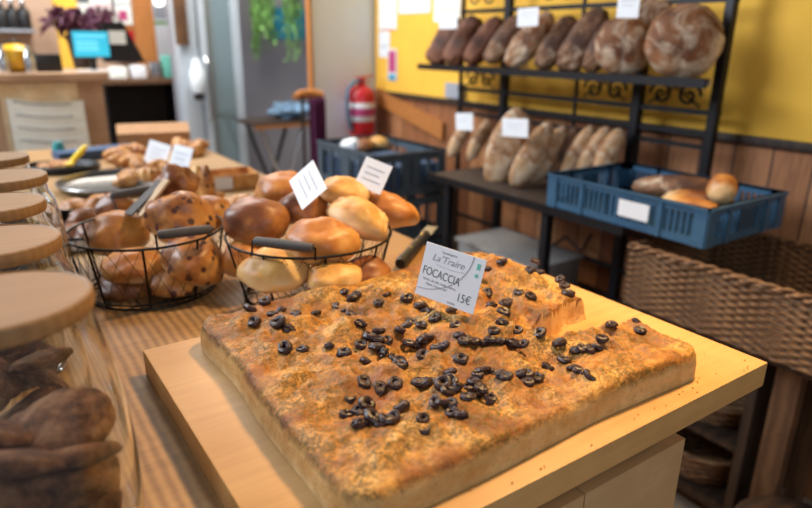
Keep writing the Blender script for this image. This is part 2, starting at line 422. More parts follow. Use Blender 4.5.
# flat foot closing the slab
be = [e for e in bm.edges if len(e.link_faces) == 1]
r = bmesh.ops.extrude_edge_only(bm, edges=be)
for v in [q for q in r['geom'] if isinstance(q, bmesh.types.BMVert)]: v.co.z = FZ; 
bmesh.ops.recalc_face_normals(bm, faces=bm.faces)
me = bpy.data.meshes.new('focaccia'); bm.to_mesh(me); bm.free(); me.shade_smooth()
foc = bpy.data.objects.new('focaccia', me); COL.objects.link(foc); me.materials.append(M['focaccia'])
tag(foc, 'large golden slab of olive focaccia with one cut corner, lying on the pale board', 'focaccia')
def fo_at(px, py):
    """point on the focaccia top under a pixel"""
    d = ray(px, py); z = .995
    for _ in range(6):
        p = CAM+d*((z-CAM.z)/d.z); z = FZ+max(fo_height(p.x, p.y), .01)
    return p
OL = [(265,302),(251,310),(254,323),(273,316),(281,311),(297,316),(316,314),(288,330),(278,323),(285,349),(302,351),(329,347),(343,355),(337,307),(345,311),(344,293),
(358,295),(351,300),(391,291),(385,296),(379,304),(377,293),(351,315),(360,325),(407,299),(420,306),(424,311),(431,312),(435,319),(379,332),(406,327),(400,331),(412,323),(422,327),(380,341),(370,338),(387,342),(377,348),(361,347),(409,344),(404,338),(423,341),(417,346),(428,338),(444,346),(438,349),(452,311),(456,326),(459,336),(463,343),(469,340),(423,356),(383,353),
(366,362),(399,363),(394,360),(402,368),(364,383),(383,379),(397,385),(379,391),(349,399),(367,405),(363,410),(401,409),(347,416),(359,414),(359,425),(373,419),(380,424),(387,421),(394,418),(423,420),(424,432),(424,384),(418,384),(431,384),(435,366),(426,366),(458,361),(450,373),(450,382),(443,385),(456,388),(448,391),(449,405),(442,404),(435,403),(452,414),(461,416),(468,390),
(501,264),(487,270),(531,271),(540,274),(535,262),(560,280),(565,288),(568,294),(520,294),(531,298),(509,301),(487,295),(480,295),(491,306),(504,305),(504,313),(502,323),(517,331),(539,334),(495,334),(483,344),(493,342),(501,342),(507,343),(513,345),(523,345),(472,342),(559,344),(563,349),(575,352),(584,350),(591,350),
(566,362),(548,368),(578,371),(572,369),(585,374),(591,378),(535,379),(528,384),(527,377),(520,375),(508,378),(501,376),(491,373),(483,371),(478,377),(474,382),(470,390),(477,393),(469,398),(482,391),(491,401),(452,388),(450,405),(459,362),(600,341),(597,349),(636,323),(641,332),(610,327)]
keep = []
for p in OL:
    if all((p[0]-q[0])**2+(p[1]-q[1])**2 > 26 for q in keep): keep.append(p)
extra = [p for p in OL if p not in keep]
rng = random.Random(3)
def olive_mesh(seed, ring):
    mb = MB(); pts = []; rr = []
    n = 14; R0 = .0044
    for k in range(n):
        a = 2*PI*k/n; r0 = R0*(1+.18*noise.noise(Vector((math.cos(a)*2, math.sin(a)*2, seed))))
        pts.append((r0*math.cos(a), r0*math.sin(a)*(.85), .001*noise.noise(Vector((a, seed, 1)))))
        rr.append(.0027*(1+.25*noise.noise(Vector((math.cos(a)*3, math.sin(a)*3, seed+5)))))
    if ring: mb.tube(pts, rr, 8, closed=True)
    else: mb.blob((0, 0, 0), (.0062, .0050, .0036), .35, 4, 3, seed)
    return mb
protos = []
def place_olive(p, proto, jx=0):
    w3 = fo_at(*p); s = rng.uniform(1.05, 1.55)
    o = proto
    o.location = w3 + Vector((0, 0, .0016)); o.rotation_euler = (rng.uniform(-.5, .5), rng.uniform(-.5, .5), rng.uniform(0, 6))
    o.scale = (s, s, s*rng.uniform(.9, 1.2)); return o
for k in range(4): protos.append(olive_mesh(k*3.1, k < 3).build('olive', M['olive_mat'], foc))
rng.shuffle(keep)
for i, p in enumerate(keep[:100]):
    if i < 4: o = protos[i]
    else: o = protos[i % 4].copy(); COL.objects.link(o); o.parent = foc
    place_olive(p, o)
# olive scraps packed between the slices
mb = MB()
for p in extra+keep[100:]:
    for q in range(2):
        w3 = fo_at(p[0]+rng.uniform(-2, 2), p[1]+rng.uniform(-1.5, 1.5))
        if q == 0:
            a0 = rng.uniform(0, 6); r0 = rng.uniform(.0045, .006); tl_ = rng.uniform(-.3, .3)
            mb.tube([w3+Vector((r0*math.cos(a0+k*PI/6), r0*math.sin(a0+k*PI/6), .0028+tl_*r0*math.cos(k*PI/6))) for k in range(12)], [.0034*rng.uniform(.75, 1.2) for k in range(12)], 7, True)
        else: mb.blob(w3+Vector((0, 0, .001)), (.0066*rng.uniform(.7, 1.1), .0055, .0040), .35, 4, 2, rng.random()*50, None)
o = mb.build('olive_scraps', M['olive_mat'], foc); o['kind'] = 'stuff'; o['label'] = 'small black olive pieces filling the gaps between the slices'
mb = MB()
for k in range(5200):
    x, y = rng.uniform(FX0+.02, FX1-.02), rng.uniform(FY0+.02, FY1-.01)
    if notch(x, y) < 1 or noise.noise(Vector((x*12, y*12, 40))) < rng.uniform(-.5, .25): continue
    z = FZ+fo_height(x, y)+.0006; a = rng.uniform(0, PI); L = rng.uniform(.0008, .0026); t = .00035
    dx, dy = math.cos(a)*L, math.sin(a)*L; zz = rng.uniform(-.0006, .0012)
    vs = [mb.b.verts.new(q) for q in ((x-dx, y-dy, z), (x+dy*t/L, y-dx*t/L, z+t), (x+dx, y+dy, z+zz), (x-dy*t/L, y+dx*t/L, z+t*.5))]
    mb.b.faces.new(vs)
M['herb'] = plain('dried_thyme', (.20, .16, .05), .8, var=.6, sc=400)
o = mb.build('dried_herbs', M['herb'], foc, smooth=False); o['kind'] = 'stuff'; o['label'] = 'scattered flakes of dried green thyme'
mb = MB()
for k in range(46):
    p = (rng.uniform(.66, .76), rng.uniform(.345, .52)) if k % 2 else (rng.uniform(.15, .78), rng.uniform(.335, .355))
    mb.blob((p[0], p[1], .9462), (.0012*rng.uniform(.5, 1.3), .001, .0007), .4, 4, 1, k)
tag(mb.build('bread_crumbs', M['pastry']), 'fine crumbs scattered on the beech board around the focaccia', 'crumbs', kind='stuff')

# ------------------------------------------------------------ price cards
def text(s, size, M4, m, parent, name='lettering', font_shear=0, align='CENTER', sx=1):
    c = bpy.data.curves.new(name, 'FONT'); c.body = s; c.size = size; c.shear = font_shear; c.align_x = align; c.align_y = 'CENTER'
    c.extrude = .0001; c.materials.append(m)
    t = bpy.data.objects.new(name, c); COL.objects.link(t)
    dg = bpy.context.evaluated_depsgraph_get(); me = bpy.data.meshes.new_from_object(t.evaluated_get(dg))
    o = bpy.data.objects.new(name, me); COL.objects.link(o); bpy.data.objects.remove(t)
    o.parent = parent; o.matrix_local = M4 @ Matrix.Diagonal((sx, 1, 1, 1)); return o
def card(BL, BR, TL, label, group=None, name='price_card', th=.0009, lines=3, holder=None, m=None):
    """planar card from three world corners, local X along the writing, local Y up"""
    BL, BR, TL = Vector(BL), Vector(BR), Vector(TL); W = (BR-BL).length; xa = (BR-BL)/W
    ya = (TL-BL); ya -= xa*ya.dot(xa); H = ya.length; ya /= H; za = xa.cross(ya)
    o = MB().box(0, W, 0, H, -th, 0, .0002).build(name, m or M['white'], smooth=False)
    o.matrix_world = frame(xa, ya, za, BL); tag(o, label, 'price card', group)
    if lines:
        mb = MB()
        for k in range(lines):
            y = H*(.72-.2*k); x0 = W*.16; x1 = W*(.84-.13*(k % 2))
            pts = [(x0+(x1-x0)*q/24, y+H*.022*math.sin(q*2.1+k), .0003) for q in range(25)]
            mb.tube(pts, H*.009, 4)
        mb.build('handwriting', M['ink_grey'], o)
    return o, W, H
c1, W, H = card((.457, .642, 1.006), (.492, .562, .996), Vector((.457, .642, 1.006))+Vector((.0182, -.0015, .0702)), 'white card reading FOCACCIA and 15€, stuck in the focaccia', lines=0)
print('card', W, H)
k = W/.087
T = lambda x, y, r=0: Matrix.Translation((x*W, y*H, .0002)) @ Matrix.Rotation(r, 4, 'Z')
text('FOCACCIA', .0155*k, T(.36, .475, -.03), M['ink'], c1, sx=.72)
text("La'Traire", .013*k, T(.42, .765, .0), M['ink_grey'], c1, 'logo', .25)
text('boulangerie', .0045*k, T(.42, .90, 0), M['ink_grey'], c1)
text('farine de blé, huile, olives', .0048*k, T(.36, .33, -.03), M['ink_grey'], c1)
text('thym, levain, sel', .0048*k, T(.32, .255, -.03), M['ink_grey'], c1)
text('15€', .0155*k, T(.80, .20, .0), M['ink'], c1, sx=.8)
text('le kilo', .0045*k, T(.62, .055), M['ink_grey'], c1)
mb = MB()
pts = [(W*(.03+.77*math.sin(q/20*PI/2)), H*(.99-.87*math.cos((1-q/20)*PI/2)), .0003) for q in range(21)]
pts = [(W*(.80-.80*(1-math.cos(q/24*PI/2))*1.0), H*(1.0-.86*math.sin(q/24*PI/2)), .0003) for q in range(25)]
mb.tube(pts, .0004, 4); mb.tube([(W*(.22+.5*q/10), H*(.66-.03*math.sin(q/10*PI)), .0003) for q in range(11)], .00022, 4)
mb.build('curved_line', M['ink_grey'], c1)
mb = MB(); mb.lathe([(0, 0), (.0026, 0), (.0026, .0003), (0, .0003)], 16, Matrix.Translation((W*.905, H*.68, 0))); mb.box(W*.88, W*.935, H*.79, H*.90, 0, .0003)
mb.build('green_stamp', M['green_ink'], c1)

def pxcard(BL, BR, TL, d, dr, label, group, dt=0, **k):
    return card(atd(*BL, d), atd(*BR, dr), atd(*TL, d+dt), label, group, **k)
# ------------------------------------------------------------ buns
def bun(px, py, dist, rx, rz, m, label, cat='bread roll', name='bread_roll', tilt=(0, 0), seed=0, ry=None, rotz=0, group=None, crease=0, sub=4, amp=.10):
    """domed roll whose centre lies under the pixel at the given distance"""
    c = atd(px, py, dist)
    return bun3(c, rx, rz*1.12, m, label, cat, name, tilt, seed, ry, rotz, group, crease, sub, amp)
def bun3(c, rx, rz, m, label, cat='bread roll', name='bread_roll', tilt=(0, 0), seed=0, ry=None, rotz=0, group=None, crease=0, sub=4, amp=.10):
    ry = ry or rx
    mb = MB(); r = bmesh.ops.create_icosphere(mb.b, subdivisions=sub, radius=1)['verts']
    off = Vector((seed*5.1+1, seed*2.3, seed*9.7))
    for v in r:
        d = 1+amp*1.5*noise.fractal(v.co*1.2+off, 1, 2, 2)+.03*noise.noise(v.co*5+off)
        z = v.co.z
        z = math.copysign(abs(z)**.85, z)
        if z < 0: z = -abs(z)**1.0*.62                   # flattened foot
        rad = 1+.06*(1-abs(v.co.z))
        if crease: d -= crease*math.exp(-((v.co.x+.15*math.sin(v.co.y*3))**2)/.012)*max(0, v.co.z+.3)
        v.co = Vector((v.co.x*rx*rad, v.co.y*ry*rad, z*rz))*d
    o = mb.build(name, m, smooth=True); o.location = c
    o.rotation_euler = (tilt[0], tilt[1], rotz); return tag(o, label, cat, group)

def wire_basket(name_label, cx, cy, zr, rr, zb, rb, grips, legs=9, seed=0):
    t = thing('wire_basket', name_label, 'basket', (cx, cy, zb))
    H = zr-zb; n = 48
    mb = MB(); mb.tube([(rr*math.cos(2*PI*k/n), rr*math.sin(2*PI*k/n), H) for k in range(n)], .0021, 8, True); mb.build('rim', M['wire'], t)
    mb = MB(); mb.tube([(rb*math.cos(2*PI*k/n), rb*math.sin(2*PI*k/n), .003) for k in range(n)], .0022, 8, True)
    mb.tube([(rb*1.03*math.cos(2*PI*k/n), rb*1.03*math.sin(2*PI*k/n), .011) for k in range(n)], .0014, 6, True); mb.build('foot_ring', M['wire'], t)
    for k in range(legs):
        a = 2*PI*(k+.35)/legs
        MB().tube([(rr*math.cos(a), rr*math.sin(a), H), (rb*math.cos(a), rb*math.sin(a), .003)], .0019, 6).build('upright', M['wire'], t)
    # chicken-wire side
    mb = MB(); m_ = 30; rows = 4
    for k in range(m_):
        for sgn in (1, -1):
            pts = []
            for q in range(rows+1):
                f = q/rows; a = 2*PI*(k+sgn*q*.5)/m_; r_ = rb+(rr-rb)*f
                pts.append((r_*math.cos(a), r_*math.sin(a), .004+(H-.006)*f))
            mb.tube(pts, .00042, 4)
    for k in range(-2, 3):
        xx = k*rb/2.6; h = math.sqrt(max(0, rb*rb-xx*xx)); mb.tube([(xx, -h, .003), (xx, h, .003)], .0009, 4); mb.tube([(-h, xx, .003), (h, xx, .003)], .0009, 4)
    mb.build('wire_mesh', M['wire'], t)
    for (g0, g1) in grips:
        # bail handle standing above the rim: bent wire with a turned wooden grip
        g0, g1 = Vector(g0)-Vector((cx, cy, zb)), Vector(g1)-Vector((cx, cy, zb)); d = (g1-g0).normalized()
        def foot(p):
            q = Vector((p.x, p.y, 0)).normalized()*rr; return Vector((q.x, q.y, H-.003))
        e0, e1 = g0-d*.004, g1+d*.004
        hw = MB().tube([foot(e0), foot(e0).lerp(e0, .6)+Vector((0, 0, .003)), e0, g0, g1, e1, foot(e1).lerp(e1, .6)+Vector((0, 0, .003)), foot(e1)], .0016, 6).build('handle', M['wire'], t)
        MB().tube([g0.lerp(g1, f) for f in (0, .03, .2, .5, .8, .97, 1)], [.0058, .0070, .0076, .0078, .0076, .0070, .0058], 14).build('wooden_grip', M['grip'], hw)
    return t
# angle of a grip seen under a pixel
B1 = (.222, 1.105, 1.02, .126, .9105, .106); B2 = (.445, .935, 1.02, .138, .9105, .112)
wire_basket('round black wire basket of fruit buns nearest the jars', *B1[:2], B1[2], B1[3], B1[4], B1[5], [(at(158, 235, z=1.038), at(212, 229, z=1.038)), (at(112, 196, z=1.045), at(150, 189, z=1.045))])
wire_basket('round black wire basket of plain rolls behind the focaccia', *B2[:2], B2[2], B2[3], B2[4], B2[5], [(at(255, 241, z=1.04), at(313, 248, z=1.04))])
g1 = 'fruit buns in the wire basket nearest the jars'; g2 = 'plain rolls in the wire basket behind the focaccia'
bun(118, 237, 1.16, .053, .044, M['bun'], 'smooth golden bun on top left of the basket nearest the jars', seed=1, group=g1)
bun(137, 268, 1.075, .052, .030, M['bun'], 'pale bun squeezed under the smooth golden bun in the left basket', seed=2, group=g1, rotz=1)
bun(131, 287, 1.095, .050, .026, M['bun_dark'], 'brown bun at the bottom left of the left wire basket', seed=3, group=g1)
bun(181, 222, 1.12, .056, .050, M['raisin_bun'], 'big raisin bun on top behind the grip of the left basket', seed=4, group=g1, tilt=(.1, .1))
bun(193, 262, 1.06, .050, .042, M['raisin_bun'], 'dark raisin bun low at the right of the left basket', seed=5, group=g1, tilt=(.3, .2))
bun(211, 217, 1.22, .042, .036, M['raisin_bun'], 'raisin bun at the right rear of the left basket', seed=6, group=g1)
bun(116, 212, 1.27, .036, .034, M['bun_dark'], 'small dark bun at the rear left of the left basket', seed=7, group=g1)
bun(178, 190, 1.24, .036, .038, M['bun_dark'], 'dark peaked bun at the rear top of the left basket', seed=8, group=g1, amp=.3, tilt=(.2, -.5))
bun(172, 284, 1.07, .042, .026, M['raisin_bun'], 'raisin bun showing through the mesh at the bottom middle of the left basket', seed=9, group=g1)

bun(257, 225, 1.08, .052, .044, M['bun_dark'], 'dark shiny roll on the left of the right-hand basket', seed=11, group=g2)
bun(283, 191, 1.20, .050, .034, M['bun'], 'golden roll at the back left of the right-hand basket', seed=12, group=g2)
bun(304, 210, 1.13, .042, .036, M['bun_dark'], 'dark roll directly below the slanted diamond card', seed=13, group=g2)
bun(322, 244, 1.00, .056, .038, M['bun'], 'brown roll front centre behind the grey grip of the right-hand basket', seed=14, group=g2)
bun(358, 222, 1.05, .036, .034, M['bun_pale'], 'pale roll with creamy side leaning on top of the right-hand basket', seed=15, group=g2, ry=.058, tilt=(.25, .35), rotz=.35, crease=.12)
bun(345, 195, 1.13, .046, .030, M['bun_pale'], 'golden split roll at the rear top of the right-hand basket', seed=16, group=g2, crease=.15, tilt=(0, .15))
bun(383, 214, 1.14, .036, .036, M['bun'], 'long brown roll at the far right of the right-hand basket', seed=17, group=g2, ry=.062, rotz=.7)
bun(276, 273, .985, .052, .036, M['bun_pale'], 'pale roll low at the left seen through the wire mesh', seed=18, group=g2)
bun(334, 279, .965, .040, .026, M['bun_pale'], 'pale roll low in the middle of the right-hand basket', seed=19, group=g2)
bun(365, 276, 1.02, .040, .028, M['bun_dark'], 'dark roll low at the right of the right-hand basket', seed=20, group=g2)
bun(246, 262, 1.06, .038, .034, M['bun'], 'roll at the lower left edge of the right-hand basket', seed=21, group=g2)
# cards in the right basket
gc = 'white price cards among the rolls'
pxcard((289, 181), (302, 210), (308, 150), 1.10, 1.06, 'white diamond-tilted card stuck in the rolls, left of its twin', gc)
pxcard((354, 184), (380, 195), (366, 156), 1.12, 1.10, 'white card standing behind the golden rolls, in front of the far dark crate', gc)
# slate label clip in left basket
sl = MB().slab(atd(124, 213, 1.14), atd(131, 215, 1.10)-atd(124, 213, 1.14), atd(157, 180, 1.18)-atd(124, 213, 1.14), .003).build('slate_label', M['slate'], smooth=False)
tag(sl, 'small dark slate label slanting out of the left basket beside the raisin bun', 'label')
a = atd(136, 214, 1.12)
sl2 = MB().slab(a, atd(141, 216, 1.08)-a, atd(163, 179, 1.14)-a, .004).build('wooden_label', M['woodedge'], smooth=False)
tag(sl2, 'pale wooden label pressed against the dark slate one in the left basket', 'label')

# knife
kn = thing('bread_knife', 'bread knife with black riveted handle lying on the counter behind the focaccia', 'knife', (.70, 1.00, .911))
a, b = at(400, 264, z=.925)-kn.location, at(426, 234, z=.922)-kn.location
d = (b-a).normalized(); sd = d.cross(Vector((0, 0, 1))).normalized()
hb = MB().tube([a, a+d*.01, a+(b-a)*.35, a+(b-a)*.7, b], [.010, .0125, .011, .0115, .009], 12).build('handle', M['black'], kn)
for f in (.15, .38, .6, .82):
    q = a+(b-a)*f+Vector((0, 0, .0105)); MB().blob(q, (.0032, .0032, .0012), 0, 1, 2).build('rivet', M['brass'], hb)
MB().slab(b-sd*.014, sd*.026, d*.07, .0016).build('blade', M['steel'], kn, smooth=False)

# ------------------------------------------------------------ jars
jars = [(-.004, .500, 1.152, .061, 'wooden-lidded glass jar of dark cookies nearest the camera'), (.0, .715, 1.138, .060, 'second jar from the camera in the row of wooden-lidded jars'),
        (.005, .905, 1.135, .060, 'middle jar of the five wooden-lidded jars'), (.025, 1.085, 1.135, .061, 'fourth wooden-lidded jar from the camera, behind the middle one'), (.022, 1.31, 1.13, .058, 'farthest of the five wooden-lidded jars')]
lobes = rng
def jar(cx, cy, zt, rl, label, ncook):
    t = thing('glass_jar', label, 'jar', (cx, cy, .9105), 0, 'row of glass jars with wooden lids')
    H = zt-.9105
    R = .075; hg = H-.014
    out = [(0, 0), (R*.72, 0), (R*.90, .004), (R*.97, .018), (R, .05), (R, .095), (R*.97, .13), (R*.945, .155), (R*.88, .185), (rl*.97, hg-.012), (rl*.96, hg)]
    t_ = .003
    inn = [(rl*.96-t_, hg), (rl*.97-t_, hg-.012), (R*.88-t_, .185), (R*.945-t_, .155), (R*.97-t_, .13), (R-t_, .095), (R-t_, .05), (R*.97-t_, .02), (R*.85, .008), (0, .007)]
    MB().lathe(out+inn, 40).build('glass_body', M['glass'], t)
    MB().lathe([(0, hg+.0005), (rl*.985, hg+.0005), (rl, hg+.003), (rl, H-.004), (rl*.985, H-.001), (rl*.95, H), (rl*.93, H-.0012), (0, H-.0012)], 56).build('wooden_lid', M['lid'], t)
    return t
cook_n = [44, 12, 12, 10, 8]
protoc = None
for ji, J in enumerate(jars):
    t = jar(*J, 0)
    n = 0; layers = 9 if ji == 0 else 4
    for L in range(layers):
        per = 3
        for q in range(per):
            a = 2*PI*(q+.37*L)/per+rng.uniform(-.2, .2); rr = .030
            z = .925+L*.0185 if ji == 0 else .930+L*.04
            if z > 1.045: continue
            if protoc is None:
                mb = MB(); rr2 = bmesh.ops.create_icosphere(mb.b, subdivisions=4, radius=1)['verts']
                for v in rr2:
                    dd = 1+.07*noise.fractal(v.co*2.5, 1, 2, 4); v.co = Vector((v.co.x*.036, v.co.y*.034, v.co.z*.0105))*dd
                o = protoc = mb.build('cookie', M['cookie'])
            else: o = protoc.copy(); COL.objects.link(o)
            o.location = (J[0]+rr*math.cos(a), J[1]+rr*math.sin(a), z)
            o.rotation_euler = (rng.uniform(-.8, .8), rng.uniform(-.8, .8), rng.uniform(0, 6)) ; o.scale = (rng.uniform(.85, 1.05),)*3
            tag(o, 'dark chocolate cookie piled inside the %s jar' % ('nearest glass', 'second glass', 'middle glass', 'fourth glass', 'farthest glass')[ji], 'cookie', 'cookies in the %s jar' % ('nearest', 'second', 'middle', 'fourth', 'farthest')[ji])

# ------------------------------------------------------------ things on the counter further back
# metal platter
pl = thing('metal_platter', 'round shiny metal platter with a raised rim behind the left basket', 'platter', (.335, 2.00, .9105))
MB().lathe([(0, 0), (.145, 0), (.158, .012), (.163, .022), (.160, .022), (.153, .010), (.143, .004), (0, .004)], 56).build('dish', plain('worn_steel', (.20, .19, .18), .32, .9, var=.2), pl)
MB().tube([(.162*math.cos(2*PI*k/48), .162*math.sin(2*PI*k/48), .022) for k in range(48)], .003, 6, True).build('rolled_rim', M['steel'], pl)
gp = 'pastries on the metal platter'
def croissant(c, L, R, m, label, group=None, rz=0, name='croissant'):
    mb = MB(); n = 15; pts = []; rr = []
    for k in range(n):
        u = k/(n-1)*2-1; a = u*1.15
        pts.append((L*math.sin(a)*.5, L*(math.cos(a)-.75)*.45, R*.9)); rr.append(R*(1-.72*abs(u)**1.6)*(1+.10*math.cos(k*PI)) )
    mb.tube(pts, rr, 12); o = mb.build(name, m); o.location = c; o.rotation_euler = (0, 0, rz); return tag(o, label, 'pastry', group)
for i, (px, py, z) in enumerate([(132, 178, .93), (140, 166, .93), (150, 176, .955), (125, 183, .925), (158, 168, .93)]):
    c = at(px, py, z=z); c.z = z-.014
    croissant(c, .085, .022, M['pastry'], ['golden croissant on the right side of the platter', 'small croissant at the rear of the platter', 'croissant on top of the platter pile', 'croissant nearest the platter centre', 'croissant by the folded white cards'][i], gp, i*1.3)
# black tray with golden pieces and yellow spoon
tp = at(62, 170, z=.915); tr = thing('black_tray', 'oblong black tray of golden bites left of the platter', 'tray', (tp.x, tp.y, .9105), -.5)
mb = MB(); mb.poly([(.115*math.cos(a)*(1 if abs(math.cos(a)) < .8 else 1), .075*math.sin(a)) for a in [2*PI*k/28 for k in range(28)]], .006)
mb.tube([(.117*math.cos(2*PI*k/28), .077*math.sin(2*PI*k/28), .020) for k in range(28)], .006, 6, True)
mb.tube([(.114*math.cos(2*PI*k/28), .074*math.sin(2*PI*k/28), .010) for k in range(28)], .006, 6, True); mb.build('dish', M['black'], tr)
for i in range(14):
    a = rng.uniform(0, 2*PI); r_ = rng.uniform(0, .75)
    loc = tr.location+Matrix.Rotation(-.5, 3, 'Z') @ Vector((r_*.085*math.cos(a)-.018, r_*.05*math.sin(a), .016+.007*(i % 2)))
    bun3(loc, .018, .014, M['pastry'], 'bite-size golden pastry on the black tray', 'pastry', 'pastry_bite', seed=i+30, group='golden bites on the black tray', sub=2, ry=.013, rotz=a)
sp_ = thing('yellow_spoon', 'bright yellow plastic tongs resting across the black tray', 'tongs', at(70, 166, z=.945))
e0 = at(70, 164, z=.945)-sp_.location; e1 = at(86, 146, z=.99)-sp_.location
MB().tube([e0, e0+(e1-e0)*.3, e0+(e1-e0)*.7, e1], [.006, .010, .0105, .007], 10).build('handle', M['yellow_p'], sp_)
MB().blob(e0, (.016, .012, .006), .05, 2, 2).build('scoop', M['yellow_p'], sp_)
# folded white menu cards
pxcard((143, 163), (164, 170), (146, 138), 2.12, 2.10, 'white card left of the pair standing behind the left basket', 'paired white cards behind the left basket')
pxcard((167, 171), (186, 176), (175, 144), 2.02, 2.0, 'white card right of the pair standing behind the left basket', 'paired white cards behind the left basket')
# sliced loaf ends by the cards
def slab_loaf(px, py, X=None, dist=1.75, h=.1, w=.05, t=.03, lean=0, m=None, label='', seed=0, group=None):
    c = atd(px, py, dist); mb = MB()
    mb.blob((0, 0, 0), (w/2, t/2, h/2), .10, 2.2, 3, seed); o = mb.build('bread_slice', m); o.location = c; o.rotation_euler = (0, lean, .3); return tag(o, label, 'bread', group)
g3 = 'long buns standing by the white cards'
slab_loaf(196, 186, dist=1.62, h=.11, w=.036, t=.05, lean=.15, m=M['bun_pale'], label='pale long bun standing leftmost beside the white cards', seed=1, group=g3)
slab_loaf(206, 187, dist=1.60, h=.115, w=.034, t=.05, lean=.05, m=M['raisin_bun'], label='raisin long bun standing rightmost beside the white cards', seed=2, group=g3)
slab_loaf(187, 188, dist=1.66, h=.09, w=.03, t=.05, lean=.2, m=M['raisin_bun'], label='raisin long bun partly hidden behind the pale standing one', seed=3, group=g3)
# small wooden punnet with pastries
pc = at(236, 184, z=.915)
pn = thing('kraft_box', 'small open golden-brown box with a white label at the counter edge', 'box', (pc.x-.02, pc.y, .9105), -.1)
mb = MB(); mb.box(-.075, .075, -.06, -.056, 0, .045); mb.box(-.075, .075, .056, .06, 0, .045); mb.box(-.075, -.071, -.056, .056, 0, .045); mb.box(.071, .075, -.056, .056, 0, .045); mb.box(-.071, .071, -.056, .056, 0, .004)
mb.build('box_body', M['pastry'], pn, smooth=False); MB().box(-.055, -.005, -.0625, -.0605, .005, .04).build('white_label', M['white'], pn, smooth=False)
for i, (px, py) in enumerate([(226, 195), (240, 192), (216, 200)]):
    c = atd(px, py, 1.50+.05*i); c.z = .932
    bun3(c, .030, .026, M['pastry'], ['knobbly golden roll in front of the kraft box', 'knobbly golden roll right of its neighbour by the kraft box', 'knobbly golden roll next to the raisin buns'][i], seed=50+i, group='knobbly rolls by the kraft box', amp=.3)
# dark tray with brown rolls left of basket 1
tc = at(86, 240, z=.915)
dt = thing('dark_tray', 'dark rectangular tray with a white label, left of the left basket', 'tray', (tc.x, tc.y+.06, .9105), -.25)
mb = MB(); mb.box(-.065, .065, -.13, .13, 0, .004); mb.box(-.065, .065, -.13, -.126, .004, .03); mb.box(-.065, .065, .126, .13, .004, .03); mb.box(-.065, -.061, -.126, .126, .004, .03); mb.box(.061, .065, -.126, .126, .004, .03)
mb.build('tray_body', M['black'], dt, smooth=False); MB().box(-.05, .03, -.1335, -.1305, .004, .024).build('white_label', M['white'], dt, smooth=False)
for i, (px, py, d_) in enumerate([(84, 222, 1.45), (76, 238, 1.38), (100, 208, 1.52), (76, 212, 1.55), (92, 238, 1.36)]):
    bun(px, py, d_, .036, .030, [M['bun_dark'], M['bun_dark'], M['bun'], M['bun'], M['bun_dark']][i], ['dark glazed roll topmost in the tray beside the jars', 'dark roll at the front left of the tray beside the jars', 'golden roll at the rear right of the tray beside the jars', 'golden roll at the rear left of the tray beside the jars', 'dark roll pressed against the left wire basket'][i], seed=60+i, group='rolls in the dark tray beside the jars')
# pastries row at the back of the counter
gb = 'golden pastries at the back of the counter'
for i, (px, py) in enumerate([(118, 155), (128, 152), (139, 150), (185, 146), (194, 150), (176, 143), (122, 161), (134, 162), (202, 146)]):
    c = at(px, py+5, z=.915); c.z = .9105
    croissant(c, .10, .026, M['pastry'], ['golden pastry leftmost at the back of the counter', 'golden pastry beside the leftmost one at the back', 'golden pastry just left of the white cards', 'golden pastry right behind the paired white cards', 'golden pastry near the counter edge behind the cards', 'golden pastry by the cardboard box', 'front golden pastry left of the cards', 'pale-centred golden pastry left of the cards', 'golden pastry nearest the counter edge'][i], gb, i*.9)
# cardboard box, dark till box, teal tub
cb = at(146, 140, z=.915)
o = thing('cardboard_box', 'low brown cardboard box at the far end of the counter', 'box', (cb.x, min(cb.y, 2.72), .9105), -.2)
mb = MB(); mb.box(-.14, .13, -.09, .09, 0, .065); mb.build('carton', M['carton'], o, smooth=False)
MB().slab((-.14, -.092, .067), (.27, 0, 0), (0, .08, .03), .002).build('open_flap', M['carton'], o, smooth=False)
dk = at(98, 158, z=.915)
o = thing('card_terminal', 'flat dark blue-black device lying at the far left of the counter', 'device', (dk.x, dk.y+.04, .9105), .12)
MB().box(-.135, .135, -.05, .05, 0, .035, .004).build('casing', M['navy'], o); MB().box(.02, .08, -.052, -.0505, .012, .024).build('badge', M['ink_grey'], o, smooth=False)
tb = at(62, 160, z=.915)
o = MB().lathe([(0, 0), (.018, 0), (.021, .045), (.016, .055), (.016, .062), (0, .062)], 20).build('teal_tub', M['teal']); o.location = (tb.x, tb.y+.05, .9105); tag(o, 'little teal pot beside the dark device on the counter', 'pot')
# ------------------------------------------------------------ bread rack on the right
FXr = 1.85
rk = thing('bread_rack', 'tall black wrought-iron bread rack against the yellow wall', 'rack', (1.65, 1.5, 0))
def rp(mb_, name, m=M['iron']): 
    o = mb_.build(name, m, None); o.parent = rk; o.matrix_parent_inverse = Matrix.Translation((-1.65, -1.5, 0)); return o
for y, w_ in ((1.068, .014), (1.34, .016), (1.986, .015), (2.27, .008)):
    rp(MB().box(FXr-w_, FXr+w_, y-w_, y+w_, 0, 2.0, .003), 'post')
for y in (1.345, 1.85): rp(MB().box(1.455, 1.485, y-.014, y+.014, 0, .845, .002), 'leg')
SL = [(1.452, .060), (1.128, .008), (1.075, .007), (1.03, .007), (.62, .008), (.50, .008)]
for z in (1.455, 1.135): rp(MB().box(FXr-.008, FXr+.008, 1.05, 2.28, z-.008, z+.008), 'rail')
for z in (1.072, 1.031, .70, .56, .25): rp(MB().box(FXr-.006, FXr+.006, 1.05, 2.28, z-.007, z+.007), 'rail')
rp(MB().box(FXr-.005, FXr+.005, 1.60, 1.61, 1.03, 1.6), 'thin_upright')
